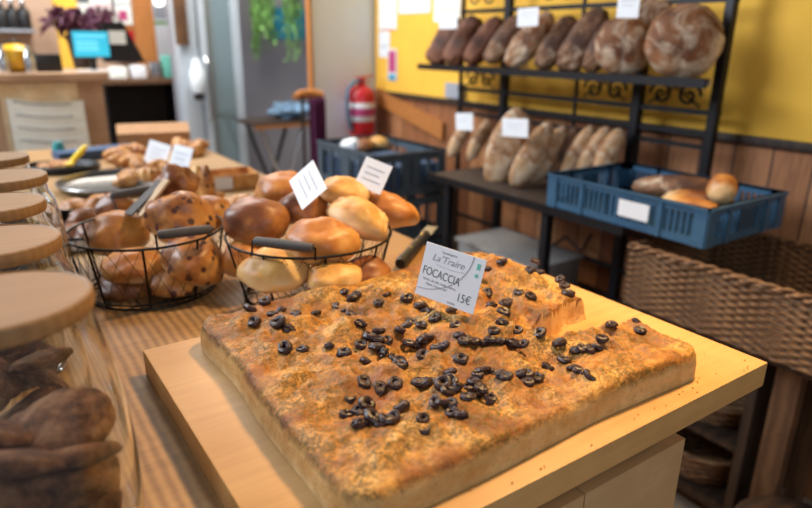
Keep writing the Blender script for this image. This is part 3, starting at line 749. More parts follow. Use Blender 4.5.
def scroll(cy, cz, s, flip):
    pts = []
    for k in range(40):
        a = k/39*2.7*PI; r = .007+.036*(1-k/39)
        pts.append((FXr-.012, cy+flip*(r*math.cos(a)+.0)*s, cz+r*math.sin(a)*s))
    return pts
for cy in (2.13, 1.47, 1.20):
    mb = MB()
    for fl in (1, -1):
        mb.tube(scroll(cy+fl*.048, 1.182, .95, fl), .0052, 6)
    mb.tube([(FXr-.012, cy-.09, 1.15), (FXr-.012, cy, 1.205), (FXr-.012, cy+.09, 1.15)], .0035, 6)
    rp(mb, 'scroll')
for cy in (2.14, 1.72):
    mb = MB()
    for fl in (1, -1): mb.tube(scroll(cy+fl*.05, 1.51, 1.1, fl), .0045, 6)
    rp(mb, 'scroll')
mb = MB(); mb.tube([(FXr-.01, 1.70, .52), (FXr-.01, 1.58, .62), (FXr-.01, 1.50, .58), (FXr-.01, 1.46, .66)], .006, 6); rp(mb, 'scroll')
# shelves: iron frame plus dark board
rp(MB().poly([(1.69, 1.0), (1.83, 1.085), (1.83, 2.375), (1.69, 2.375)], .014, Matrix.Translation((0, 0, 1.222))), 'upper_shelf', M['dkwood'])
rp(MB().box(1.685, 1.697, 1.013, 2.377, 1.216, 1.240), 'shelf_edge')
rp(MB().box(1.44, 1.90, 1.035, 1.93, .836, .850, .002), 'lower_shelf', M['dkwood'])
rp(MB().box(1.43, 1.442, 1.033, 1.93, .828, .853), 'shelf_edge')

def loaf(px, py, X, L, Wd, T, lean, m, label, group, face=(-1, -.9, .1), seed=0, pw=1.0, slash=0, amp=.06, name='bread_loaf', ridge=0):
    """long loaf: length L along the leaning axis, width Wd, thickness T along the face direction"""
    c = at(px, py, X=X); ax, ay, az = axes(lean, face)
    mb = MB(); r = bmesh.ops.create_icosphere(mb.b, subdivisions=4, radius=1)['verts']; off = Vector((seed*3.7, seed, seed*1.9))
    for v in r:
        d = 1+amp*noise.fractal(v.co*1.6+off, 1, 2, 3)
        x, y, z = v.co
        if pw < 1: x = math.copysign(abs(x)**pw, x); y = math.copysign(abs(y)**pw, y); z = math.copysign(abs(z)**pw, z)
        if slash and y > 0: d -= slash*math.exp(-((math.sin((z+x*.6)*PI*ridge/2))**2)/.08)*y
        v.co = Vector((x*Wd/2, y*T/2, z*L/2))*d
    o = mb.build(name, m); o.matrix_world = frame(ax, ay, az, c); return tag(o, label, 'bread', group)
gt = 'loaves on the upper shelf'; gl = 'long loaves leaning on the lower shelf'
UP = [(446, 41, .22, .10, .085, (.55, -.25, 1), 'rye', 'dark brown block loaf leftmost on the upper shelf', .5), (463, 42, .22, .10, .085, (.6, -.25, 1), 'rye', 'dark brown block loaf beside the leftmost on the upper shelf', .55),
  (484, 42, .22, .085, .085, (.7, -.25, 1), 'rye', 'narrow dark loaf third from the left on the upper shelf', .7), (505, 40, .22, .09, .075, (.75, -.25, 1), 'darkloaf', 'dusted loaf under the white card on the upper shelf', .8),
  (530, 40, .24, .10, .080, (.8, -.25, 1), 'floured', 'floured loaf with white slash, middle of the upper shelf', .8), (556, 43, .21, .085, .08, (.6, -.25, 1), 'darkloaf', 'dark loaf between floured slashed one and ridged one', .75),
  (583, 41, .235, .105, .085, (.6, -.25, 1), 'darkloaf', 'tall ridged dark loaf on the upper shelf', .75), (601, 47, .18, .075, .07, (.45, -.2, 1), 'darkloaf', 'narrow dark loaf just left of the round loaves', .8)]
for i, (px, py, L, Wd, T, ln, m, lab, pw) in enumerate(UP):
    loaf(px, py, 1.765, L, Wd, T, ln, M[m], lab, gt, seed=i+1, pw=pw, slash=.14 if i > 2 else .04, ridge=4+i % 2, face=(-1, -.5, .3), amp=.09)
def boule(px, py, X, R, m, label, seed, face=(-1, -.85, .35), T=.62, stripes=0):
    c = at(px, py, X=X); ax, ay, az = axes((0.3, -.2, 1), face)
    mb = MB(); r = bmesh.ops.create_icosphere(mb.b, subdivisions=5, radius=1)['verts']; off = Vector((seed*3.7, seed, seed*1.9))
    for v in r:
        d = 1+.05*noise.fractal(v.co*1.5+off, 1, 2, 3); x, y, z = v.co
        if y > 0:
            s = math.exp(-((x-.25*z)**2)/.006)+.8*math.exp(-((z+.35*x-.1)**2)/.006)*(1 if abs(x) < .7 else 0)
            d -= .045*s*y
        v.co = Vector((x*R, y*R*T, z*R))*d
    o = mb.build('round_loaf', m); o.matrix_world = frame(ax, ay, az, c); return tag(o, label, 'bread', gt)
boule(652, 23, 1.80, .072, M['floured'], 'striped floury round loaf half hidden behind the two others', 3, T=.28)
boule(625, 46, 1.742, .092, M['floured'], 'smaller round floured loaf on the upper shelf', 1)
boule(684, 42, 1.745, .106, M['floured'], 'biggest round floured loaf at the right end of the upper shelf', 2)
LO = [(459, 139, 1.72, .19, .06, .06, (.9, .2, 1), 'long', 'small tan loaf leftmost on the lower shelf'), (479, 140, 1.70, .19, .06, .06, (.75, .1, 1), 'long', 'small tan loaf second from left on the lower shelf'),
  (507, 148, 1.60, .29, .135, .07, (.30, -.12, 1), 'long', 'large floured oblong loaf standing in front on the lower shelf'), (532, 155, 1.60, .25, .09, .06, (.62, -.15, 1), 'long', 'floured loaf leaning right behind the large front one'),
  (549, 154, 1.68, .22, .07, .06, (.6, -.1, 1), 'long', 'third floured loaf of the leaning row'), (563, 154, 1.72, .21, .07, .06, (.6, -.1, 1), 'darkloaf', 'browner loaf in the middle of the leaning row'),
  (577, 152, 1.73, .21, .06, .06, (.65, -.1, 1), 'long', 'loaf right of the browner one in the leaning row'), (593, 152, 1.74, .20, .06, .06, (.7, -.1, 1), 'long', 'loaf just left of the blue crate in the leaning row'),
  (609, 153, 1.75, .18, .07, .06, (.55, -.1, 1), 'long', 'rightmost leaning loaf half behind the blue crate')]
for i, (px, py, X, L, Wd, T, ln, m, lab) in enumerate(LO):
    loaf(px, py, X, L, Wd, T, ln, M[m], lab, gl, seed=20+i, pw=.9, amp=.05, face=(-1, -1.1, .2))
gs = 'white price tags on the bread rack'
def tagcard(TL, TR, BL, X, label): 
    a, b, c = at(*BL, X=X), at(*TL, X=X), at(*TR, X=X-.012)
    o, W, H = card(a, a+(c-b), b, label, gs, name='price_tag', lines=2)
    zs = 1.2365 if a.z > 1.24 else .853
    MB().tube([(W/2, H*.5, -.0016), (W/2, -(a.z-zs)*.98, -.0016)], .001, 5).build('wire_stake', M['steel'], o)
tagcard((438, 12), (456, 11), (439, 29), 1.66, 'white tag clipped over the dark block loaf at the rack left end')
tagcard((516, 9), (537, 7), (517, 27), 1.68, 'white tag in front of the floured slashed loaf')
tagcard((616, -6), (638, -7), (616, 18), 1.68, 'white tag above the smaller round loaf')
tagcard((455, 113), (472, 113), (456, 130), 1.62, 'white tag over the small tan loaves')
tagcard((503, 118), (529, 119), (502, 136), 1.52, 'white tag fixed on the large oblong loaf')

# ------------------------------------------------------------ plastic crates
def crate(name, label, x0, x1, y0, y1, z0, z1, m, nslot=(16, 10), lab=None, parent=None, rot=0):
    cx, cy = (x0+x1)/2, (y0+y1)/2
    t = thing(name, label, 'crate', (cx, cy, z0)); hx, hy, H = (x1-x0)/2, (y1-y0)/2, z1-z0; th = .007
    fr_ = MB()
    def side(mb, ax, s):
        L = hy if ax == 'x' else hx; P = hx if ax == 'x' else hy
        def bx(u0, u1, w0, w1, a=0, b=th):
            p0, p1 = sorted((s*(P-a), s*(P-b)))
            if ax == 'x': mb.box(p0, p1, u0, u1, w0, w1)
            else: mb.box(u0, u1, p0, p1, w0, w1)
        bx(-L, L, 0, H*.20); bx(-L, L, H*.80, H)
        bx(-L, L, H*.94, H, -.009, th)
        n = nslot[0] if ax == 'x' else nslot[1]
        bx(-L, -L+.035, 0, H, -.004, th); bx(L-.035, L, 0, H, -.004, th)
        for k in range(n+1):
            u = -L+.035+(2*L-.07)*k/n; bx(u-.0032, u+.0032, H*.2, H*.8)
        bx(-.04, .04, H*.2, H*.8)
        for k in (-.5, .5): bx(k*L-.006, k*L+.006, 0, H, -.005, th)
    for ax, s in (('x', -1), ('x', 1), ('y', -1), ('y', 1)):
        mb = MB(); side(mb, ax, s); mb.build('slotted_side', m, t, smooth=False)
    mb = MB(); mb.box(-hx+th, hx-th, -hy+th, hy-th, 0, .004)
    mb.build('crate_bottom', m, t, smooth=False)
    if lab: MB().box(-hx-.0075, -hx-.0055, lab[0], lab[1], lab[2], lab[3]).build('white_label', M['white'], t, smooth=False)
    return t
crate('plastic_crate', 'shallow blue slotted plastic crate on the rack holding dark rolls', 1.435, 1.80, .800, 1.318, .855, .955, M['bluecrate'], (26, 16), (-.10, -.005, .03, .075))
gcr = 'loaves in the blue crate'
loaf(676, 188, 1.62, .24, .09, .075, (.4, -1, .1), M['darkloaf'], 'long dark baked roll inside the blue crate', gcr, face=(0, 0, 1), seed=41)
loaf(722, 189, 1.60, .085, .075, .075, (.6, .4, .6), M['bun'], 'round golden roll end standing in the blue crate', gcr, face=(-1, -1, .2), seed=42)
loaf(660, 190, 1.66, .14, .07, .05, (.3, -1, 0), M['bun_dark'], 'golden-tipped roll at the left inside the blue crate', gcr, face=(0, 0, 1), seed=43)
loaf(700, 200, 1.60, .18, .07, .05, (.3, -1, 0), M['bun_dark'], 'reddish brown roll lying low inside the blue crate', gcr, face=(0, 0, 1), seed=44)
loaf(690, 205, 1.52, .16, .06, .045, (.1, -1, 0), M['bun'], 'brown roll behind the slots of the blue crate', gcr, face=(0, 0, 1), seed=45)
crate('plastic_crate', 'deep grey-blue crate with bread on top of the far stack', 1.31, 1.66, 2.125, 2.62, .715, .90, M['darkcrate'], (9, 6))
crate('plastic_crate', 'dark lower crate beneath the far grey-blue one', 1.31, 1.66, 2.125, 2.62, .52, .705, M['darkcrate'], (9, 6))
crate('plastic_crate', 'dark bottom crate of the far stack, nearest the floor', 1.31, 1.66, 2.125, 2.62, .325, .51, M['darkcrate'], (9, 6))
tag(MB().box(1.33, 1.64, 2.14, 2.60, 0, .32, .01).build('storage_box', M['black']), 'plain black box on the floor under the far crates', 'box')
gfc = 'loaves in the far grey-blue crate'
for i, (px, py) in enumerate([(364, 146), (378, 144), (352, 146)]):
    c = at(px, py, z=.87)
    bun3(c, .048, .036, [M['bun_dark'], M['bun_pale'], M['white']][i], ['brown loaf in the far grey-blue crate', 'pale loaf in the far grey-blue crate', 'white-wrapped loaf in the far grey-blue crate'][i], 'bread', 'bread_loaf', seed=70+i, group=gfc)
# shelf support of those loaves: folded cloth
tag(MB().box(1.325, 1.645, 2.14, 2.605, .721, .845, .02).build('folded_cloth', M['navy']), 'dark folded cloth filling the far grey-blue crate under its loaves', 'cloth')

# frosted box on the low rack shelf
rp(MB().box(1.50, 1.88, 1.05, 2.25, .43, .445, .002), 'bottom_shelf', M['dkwood'])
o = thing('storage_tub', 'pale frosted plastic tub with lid on the low rack shelf', 'tub', (1.70, 1.70, .446))
MB().box(-.12, .12, -.22, .22, 0, .11, .012).build('tub_body', M['frost'], o); MB().box(-.13, .13, -.23, .23, .111, .128, .005).build('tub_lid', M['frost'], o)

# ------------------------------------------------------------ wicker hamper and shelf below
wx0, wx1, wy0, wy1, wz0, wz1 = 1.43, 1.83, .06, 1.0, .645, .815
o = thing('wicker_hamper', 'long rectangular wicker tray below the blue crate', 'basket', (1.63, .54, wz0))
def wb(mb, nm, m=M['wicker']): q = mb.build(nm, m, o, smooth=True); q.location = (-1.63, -.54, -wz0); return q
def wove(mb, p0, p1, z0, z1, rows, step=.03, amp=.004, r=.0048, ph=0):
    p0, p1 = Vector(p0), Vector(p1); L = (p1-p0).length; d = (p1-p0)/L; nrm = Vector((d.y, -d.x, 0)); n = int(L/step*2)
    for k in range(rows):
        z = z0+(z1-z0)*(k+.5)/rows; pts = []
        for q in range(n+1):
            b = p0+d*(L*q/n)+nrm*(amp*math.sin(q*PI/2+(k % 2)*PI+PI/4)); pts.append((b.x, b.y, z))
        mb.tube(pts, r, 5)
for a, b in (((wx0, wy0), (wx0, wy1)), ((wx1, wy0), (wx1, wy1)), ((wx0, wy1), (wx1, wy1)), ((wx0, wy0), (wx1, wy0))):
    mb = MB(); wove(mb, (*a, 0), (*b, 0), wz0, wz1-.01, 17)
    n = int((Vector(b)-Vector(a)).length/.03)
    for k in range(n+1):
        p = Vector(a)+(Vector(b)-Vector(a))*k/n; mb.tube([(p.x, p.y, wz0), (p.x, p.y, wz1-.008)], .0045, 5)
    wb(mb, 'woven_side')
mb = MB()
for r_ in (0, 1):
    for a, b in (((wx0, wy0), (wx0, wy1)), ((wx1, wy0), (wx1, wy1)), ((wx0, wy1), (wx1, wy1)), ((wx0, wy0), (wx1, wy0))):
        pts = []; n = 90
        for k in range(n+1):
            p = Vector(a)+(Vector(b)-Vector(a))*k/n; t_ = k*.9+r_*PI; pts.append((p.x+.006*math.cos(t_), p.y, wz1-.004+.006*math.sin(t_)))
        mb.tube(pts, .006, 6)
wb(mb, 'braided_rim')
wb(MB().box(wx0, wx1, wy0, wy1, wz0, wz0+.01), 'woven_floor')
# timber stand that carries the hamper
st = thing('timber_stand', 'rough timber stand carrying the long wicker tray', 'stand', (1.62, .55, 0))
def sb(mb, nm, m=M['midwood']): q = mb.build(nm, m, st, smooth=False); q.location = (-1.62, -.55, 0); return q
sb(MB().box(1.47, 1.86, .04, 1.0, .615, .643), 'top_plank', M['dkwood'])
for x_, y_, w_ in ((1.62, .615, .03), (1.83, .62, .02), (1.62, .06, .03)): sb(MB().box(x_-.02, x_+.02, y_-w_, y_+w_, 0, .614), 'post')
# dark cabinet with two small baskets
cbn = thing('dark_shelf_unit', 'low dark-brown shelf unit under the counter end with two small baskets', 'shelf unit', (1.75, .83, 0))
def cb_(mb, nm): q = mb.build(nm, M['dkwood'], cbn, smooth=False); q.location = (-1.75, -.83, 0); return q
cb_(MB().box(1.58, 1.90, .672, .697, .03, .60), 'side_panel'); cb_(MB().box(1.58, 1.90, .975, 1.0, .03, .60), 'side_panel')
cb_(MB().box(1.58, 1.90, .698, .974, .27, .29), 'shelf'); cb_(MB().box(1.58, 1.90, .698, .974, .06, .09), 'shelf'); cb_(MB().box(1.58, 1.90, .698, .974, .575, .60), 'top_panel'); cb_(MB().box(1.88, 1.90, .698, .974, .03, .575), 'back_panel')
def round_basket(label, c, R, H, m=M['wicker']):
    mb = MB()
    rows = max(4, int(H/.011))
    for k in range(rows):
        z = .006+H*k/rows; r0 = R*(.80+.20*k/rows); n = 48
        mb.tube([((r0+.003*math.sin(q*PI/2+k*PI+PI/4))*math.cos(2*PI*q/n), (r0+.003*math.sin(q*PI/2+k*PI+PI/4))*math.sin(2*PI*q/n), z) for q in range(n)], .006, 5, True)
    mb.lathe([(0, 0), (R*.8, 0), (R*.8, .005), (0, .005)], 24)
    mb.tube([(R*1.02*math.cos(2*PI*q/30), R*1.02*math.sin(2*PI*q/30), H) for q in range(30)], .009, 6, True)
    q = mb.build('wicker_basket', m); q.location = c; return tag(q, label, 'basket')
round_basket('shallow round wicker basket on the middle shelf of the dark unit', (1.71, .84, .2905), .125, .07)
round_basket('smaller pale wicker basket on the lowest shelf of the dark unit', (1.70, .84, .0905), .115, .09)
# dark drum at bottom right
dr = thing('round_hamper', 'dark round hamper with a lid standing at the bottom right corner', 'hamper', (1.42, .45, 0))
MB().lathe([(0, 0), (.13, 0), (.15, .10), (.145, .22), (.12, .24), (0, .245)], 32).build('hamper_body', M['dkwood'], dr); MB().lathe([(0, .246), (.135, .246), (.14, .255), (.12, .27), (0, .275)], 32).build('hamper_lid', M['dkwood'], dr)

# ------------------------------------------------------------ wall things
def wallcard(name, label, px, X=None, Y=None, m=None, cat='poster', stripes=None, group=None, th=.002, sm=None, face=None):
    """flat sheet on a wall; px = (x0,y0,x1,y1) read off the photo"""
    x0, y0, x1, y1 = px
    if X is not None:
        a, b = at(x0, y1, X=X), at(x1, y0, X=X); mb = MB().box(X-th, X, min(a.y, b.y), max(a.y, b.y), min(a.z, b.z), max(a.z, b.z))
    else:
        a, b = at(x0, y1, Y=Y), at(x1, y0, Y=Y); mb = MB().box(min(a.x, b.x), max(a.x, b.x), Y-th, Y, min(a.z, b.z), max(a.z, b.z))
    o = mb.build(name, m, smooth=False); tag(o, label, cat, group)
    if stripes:
        for (f0, f1, g0, g1, mm_) in stripes:
            if X is not None:
                ya, yb = max(a.y, b.y), min(a.y, b.y); q = MB().box(X-th-.0015, X-th, ya+(yb-ya)*f1, ya+(yb-ya)*f0, min(a.z, b.z)+abs(b.z-a.z)*g0, min(a.z, b.z)+abs(b.z-a.z)*g1)
            else: q = MB().box(min(a.x, b.x)+abs(b.x-a.x)*f0, min(a.x, b.x)+abs(b.x-a.x)*f1, Y-th-.0015, Y-th, min(a.z, b.z)+abs(b.z-a.z)*g0, min(a.z, b.z)+abs(b.z-a.z)*g1)
            q.build('print', mm_, o, smooth=False)
    return o
gn = 'notices on the yellow wall'
wallcard('notice', 'narrow pale notice at the far end of the yellow wall', (379, -8, 397, 30), X=WX-.001, m=M['paper'], stripes=[(.1, .9, .45, .48, M['ink_grey']), (.1, .9, .0, .03, M['magenta'])], group=gn, cat='notice')
wallcard('notice', 'white slip hanging below the narrow pale notice', (379, 31, 390, 57), X=WX-.001, m=M['white'], stripes=[(.2, .8, .4, .44, M['ink_grey'])], group=gn, cat='notice')
wallcard('notice', 'small red and blue notice low on the yellow wall', (388, 49, 397, 80), X=WX-.0035, m=M['paper'], stripes=[(.1, .9, .25, .95, M['magenta']), (.1, .9, .02, .2, M['blueposter'])], group=gn, cat='notice')
wallcard('notice', 'white landscape notice high on the yellow wall', (399, -12, 431, 14), X=WX-.001, m=M['white'], stripes=[(.15, .85, .25, .29, M['ink_grey']), (.2, .8, .45, .49, M['green_ink'])], group=gn, cat='notice')
wallcard('notice', 'white notice behind the rack left post', (434, -12, 461, 22), X=WX-.001, m=M['paper'], stripes=[(.1, .9, .35, .38, M['gold'])], group=gn, cat='notice')
# slanting plank on the wainscot
a, b = at(376, 97, X=WX-.02), at(442, 133, X=WX-.02)
pk = MB().slab(a+Vector((0, 0, -.035)), b-a, Vector((0, 0, .085)), .018).build('leaning_plank', M['orangewood'], smooth=False)
tag(pk, 'brown wooden plank slanting across the wainscot beside the extinguisher', 'plank')
# small device on the wall behind the left of the rack
wallcard('socket_box', 'small grey box on the wainscot beneath the upper shelf', (448, 84, 466, 97), X=WX-.002, m=M['ink_grey'], cat='socket', th=.02)

# extinguisher
ec = at(362, 135, Y=3.08); H = .30
ex = thing('fire_extinguisher', 'red fire extinguisher hung on the white wall beyond the crates', 'fire extinguisher', (ec.x, ec.y, ec.z))
MB().lathe([(0, 0), (.052, 0), (.062, .012), (.064, .03), (.064, .20), (.056, .225), (.034, .243), (.020, .25), (.020, .262), (0, .262)], 32).build('cylinder', M['red'], ex)
mb = MB(); mb.lathe([(.0645, .075), (.0650, .076), (.0650, .165), (.0645, .166)], 32); mb.build('printed_band', M['white'], ex)
MB().lathe([(.0655, .10), (.0656, .101), (.0656, .14), (.0655, .141)], 32).build('red_lettering_band', M['magenta'], ex)
mb = MB(); mb.lathe([(0, .262), (.018, .262), (.018, .285), (0, .285)], 16); mb.slab((-.03, -.01, .288), (.09, 0, .012), (0, .02, 0), .008); mb.slab((-.02, -.01, .275), (.07, 0, -.006), (0, .02, 0), .006); mb.build('valve_lever', M['red'], ex)
mb = MB(); mb.tube([(-.015, -.01, .272), (-.05, -.02, .268), (-.082, -.02, .235), (-.088, -.02, .18), (-.085, -.02, .10), (-.075, -.02, .05), (-.066, -.02, .03)], .010, 8); mb.build('hose', plain('blue_hose', (.06, .16, .26), .5), ex)
MB().box(-.03, .03, .064, .078, .10, .20).build('bracket', M['iron'], ex, smooth=False)
ex.scale = (1.14, 1.1, 1.08)

# ------------------------------------------------------------ far room
YB = 3.16
# bar with wooden top and hanging paper sheets
bx1 = at(104, 100, Y=YB).x
br_ = thing('service_bar', 'raised wooden bar with pale sheets hung on its front, back left', 'bar', (0, YB, 0))
def bb(mb, nm, m, sm=False): q = mb.build(nm, m, br_, smooth=sm); q.location = (0, -YB, 0); return q
zt = at(50, 73, Y=YB).z
bb(MB().box(-.9, bx1+.03, YB-.03, YB+.35, zt-.035, zt, .004), 'bar_top', M['barwood'])
bb(MB().box(-.9, bx1-.115, YB, YB+.33, 0, zt-.036), 'bar_body', M['barwood']); bb(MB().box(bx1-.113, bx1, YB-.01, YB+.34, 0, zt-.036), 'end_post', M['barwood'])
xk0, xk1 = at(0, 100, Y=YB-.02).x, at(83, 100, Y=YB-.02).x
mb = MB(); n = 20
for i in range(n):
    x0_, x1_ = xk0+(xk1-xk0)*i/n, xk0+(xk1-xk0)*(i+1)/n
    mb.box(x0_, x1_, YB-.012+.004*math.sin(i*.7), YB-.008+.004*math.sin(i*.7), zt-.43, zt-.04)
sh = mb.build('kraft_sheet', M['kraft'], smooth=False); tag(sh, 'wavy kraft paper sheet hanging on the bar front', 'paper')
for i in range(6):
    z1_ = zt-.105-.052*i; mb = MB(); pts = []
    for k in range(13):
        f = k/12; pts.append((xk0+.02+(xk1-xk0-.02)*f*(1-.0*i), YB-.022-.004*i-.006*math.sin(f*PI), z1_-.028*f*(1-f)*2-.010*f+.01*(1-f)))
    for p, q in zip(pts, pts[1:]): mb.slab(Vector(p)+Vector((0, 0, -.056)), Vector(q)-Vector(p), Vector((0, 0, .055)), .0015)
    o = mb.build('paper_sheet', M['paper'], smooth=False)
    tag(o, ['topmost white printed sheet overlapping on the bar front', 'second white printed sheet from the top on the bar front', 'middle white printed sheet on the bar front', 'fourth white printed sheet on the bar front', 'fifth white printed sheet on the bar front', 'lowest white printed sheet on the bar front'][i], 'paper', 'white printed sheets on the bar front')
    mb = MB()
    for p, q in zip(pts[1:10], pts[2:11]): mb.slab(Vector(p)+Vector((0, -.0016, -.012)), Vector(q)-Vector(p), Vector((0, 0, .005)), .0004)
    mb.build('printed_line', M['ink_grey'] if i else M['ink'], o, smooth=False)
# things on the bar: kettle globe, black box, bottles on a shelf
c = at(17, 62, Y=YB+.1)
kt = thing('mustard_pot', 'round mustard yellow pot on the bar top at far left', 'pot', (c.x, YB+.10, zt+.001))
MB().lathe([(0, 0), (.035, 0), (.055, .02), (.066, .055), (.060, .09), (.035, .112), (0, .118)], 28).build('pot_body', M['gold'], kt)
MB().tube([(.07*math.cos(a), 0, .055+.07*math.sin(a)) for a in [k*PI/10 for k in range(11)]], .005, 6).build('bail', M['black'], kt); MB().blob((0, 0, .124), (.012, .012, .01), 0, 1, 2).build('knob', M['black'], kt)
c = at(48, 68, Y=YB+.12); tag(MB().box(c.x-.055, c.x+.055, YB+.09, YB+.17, zt+.001, zt+.075, .006).build('black_tin', M['black']), 'small black box standing on the bar top', 'box')
for i, px in enumerate((4, 30)):
    c = at(px, 66, Y=YB+.06); o = MB().lathe([(0, 0), (.022, 0), (.026, .05), (.018, .075), (.010, .09), (.010, .11), (0, .112)], 18).build('sugar_shaker', M['steel']); o.location = (c.x, YB+.05, zt+.001)
    tag(o, ['metal shaker left of the mustard pot', 'metal shaker right of the mustard pot'][i], 'shaker', 'metal shakers on the bar')
# wall shelf with three bottles
c0, c1_ = at(0, 29, Y=4.9), at(34, 29, Y=4.9)
tag(MB().box(c0.x-.3, c1_.x, 4.82, 4.99, c0.z-.018, c0.z, .003).build('wall_shelf', M['ink_grey']), 'small grey wall shelf with dark bottles at top left', 'shelf')
for i, px in enumerate((4, 15, 26)):
    c = at(px, 29, Y=4.9); o = thing('bottle', ['leftmost dark bottle with shiny cap on the wall shelf', 'middle dark bottle on the wall shelf', 'rightmost dark bottle on the wall shelf'][i], 'bottle', (c.x, 4.9, c0.z+.001), 0, 'dark bottles on the wall shelf')
    MB().lathe([(0, 0), (.036, 0), (.038, .01), (.038, .10), (.024, .125), (.013, .135), (.013, .15), (0, .15)], 20).build('body', M['black'], o); MB().lathe([(0, .151), (.016, .151), (.016, .18), (.008, .19), (0, .19)], 14).build('cap', M['steel'], o)
# yellow curtain strip, wood post
wallcard('yellow_pillar', 'slim yellow pillar behind the lit screen', (63, -14, 73, 75), Y=4.7, m=M['yellow'], cat='pillar', th=.05)
wallcard('wooden_post', 'orange-brown wooden post between posters and mirror', (139, -14, 148, 76), Y=4.6, m=M['orangewood'], cat='post', th=.06)
wallcard('poster', 'white poster with magenta lines above the plum foliage', (70, -14, 112, 13), Y=4.9, m=M['paper'], stripes=[(.1, .45, .35, .6, M['ink']), (.5, .95, .1, .16, M['magenta']), (.5, .95, .28, .33, M['magenta'])], group='posters behind the till')
wallcard('poster', 'white poster with pink sketch right of the magenta-lined one', (114, -14, 138, 24), Y=4.9, m=M['paper'], stripes=[(.2, .5, .1, .35, M['magenta']), (.0, 1, .5, .54, M['ink_grey'])], group='posters behind the till')
wallcard('poster', 'red poster with an orange band beside the wooden post', (118, 25, 138, 60), Y=4.9, m=M['red'], stripes=[(0, 1, .84, 1, M['orangewood'])], group='posters behind the till')
# lit screen
c0, c1_ = at(75, 57, Y=YB+.1), at(107, 32, Y=YB+.1)
mn = thing('till_screen', 'small cyan lit till screen on a stand on the bar', 'screen', ((c0.x+c1_.x)/2, YB+.1, zt+.001)); hw = (c1_.x-c0.x)/2; z0_, z1_ = c0.z-zt, c1_.z-zt
MB().box(-hw-.006, hw+.006, -.001, .02, z0_-.006, z1_+.006, .003).build('casing', M['black'], mn); ds = MB().box(-hw, hw, -.0035, -.0012, z0_, z1_).build('display', M['cyan'], mn, smooth=False)
for f in (.78, .55, .4, .25): MB().box(-hw*.85, hw*(.85 if f > .7 else .4), -.0045, -.0037, z0_+(z1_-z0_)*f, z0_+(z1_-z0_)*(f+.07)).build('text_line', M['cyan2'], ds, smooth=False)
MB().box(-.012, .012, .0, .02, .006, z0_-.004).build('stem', M['black'], mn, smooth=False); MB().box(-.07, .07, -.05, .05, 0, .006, .002).build('foot', M['white'], mn)
# black till terminal
pA, pB, pC, pD = [at(x_, y_, Y=YB+.25) for x_, y_ in ((103, 62), (143, 62), (120, 22), (100, 24))]
tl = thing('till_terminal', 'black angled till terminal behind the cyan screen', 'till', (pA.x, YB+.25, zt+.001))
mb = MB(); pts = [(p.x-pA.x, p.z-zt) for p in (pA, pB, pC, pD)]
Mx = Matrix.Rotation(PI/2, 4, 'X'); mb.poly([(x_, max(z_, .002)) for x_, z_ in pts], .05, Mx); mb.build('housing', M['black'], tl, smooth=False)
MB().box(pts[3][0]+.02, pts[3][0]+.095, -.054, -.051, pts[3][1]-.09, pts[3][1]-.03).build('small_note', M['paper'], tl, smooth=False)
# plum foliage plant
def leaf_cloud(name, label, base, m, n, spread, L, droop, seed, potm=None, cat='plant', hang=False, pot=None, wd=.012):
    r = random.Random(seed); t = thing(name, label, cat, base); mb = MB(); mb2 = MB()
    for k in range(n):
        a = r.uniform(0, 2*PI); rad = r.uniform(.2, 1); 
        tip = Vector((math.cos(a)*spread[0]*rad, math.sin(a)*spread[1]*rad, (r.uniform(-1, -.1) if hang else r.uniform(.25, 1))*spread[2]))
        mid = Vector((tip.x*.75, tip.y*.75, tip.z*.35 if hang else tip.z*.8)); mb2.tube([(0, 0, 0), mid, tip], .003, 4)
        for q in range(9):
            f = q/8; p = (mid*(1-f)+tip*f); d = Vector((r.uniform(-1, 1), r.uniform(-1, 1), r.uniform(-1, .4 if hang else .8))).normalized()*L*r.uniform(.6, 1.2)
            s = d.cross(Vector((r.uniform(-1, 1), r.uniform(-1, 1), r.uniform(-1, 1)))).normalized()*wd
            mb.b.faces.new([mb.b.verts.new(v) for v in (p, p+d*.4+s, p+d+Vector((0, 0, -droop*L)), p+d*.4-s)])
    mb2.build('stems', m, t); mb.build('leaves', m, t, smooth=False); return t
c = at(78, 52, Y=YB+.38)
pt = leaf_cloud('plum_plant', 'dark plum-leaved plant spreading behind the lit screen', (c.x+.03, YB+.42, at(82, 33, Y=YB+.42).z), M['plum'], 40, (.17, .08, .10), .075, .3, 4)
hp_ = pt.location.z-zt-.002; MB().lathe([(0, -hp_), (.05, -hp_), (.07, -.01), (.064, -.01), (.05, -.02), (0, -.02)], 20).build('pot', M['dkwood'], pt)
tag(MB().box(bx1-.62, bx1-.04, YB+.355, YB+.50, zt-.036, zt, .004).build('bar_ledge', M['barwood']), 'narrow wooden ledge behind the bar carrying the plum plant', 'ledge')
tag(MB().box(bx1-.60, bx1-.06, YB+.36, YB+.49, 0, zt-.038, .004).build('ledge_support', M['barwood']), 'wooden upright panel under the ledge behind the bar', 'panel')
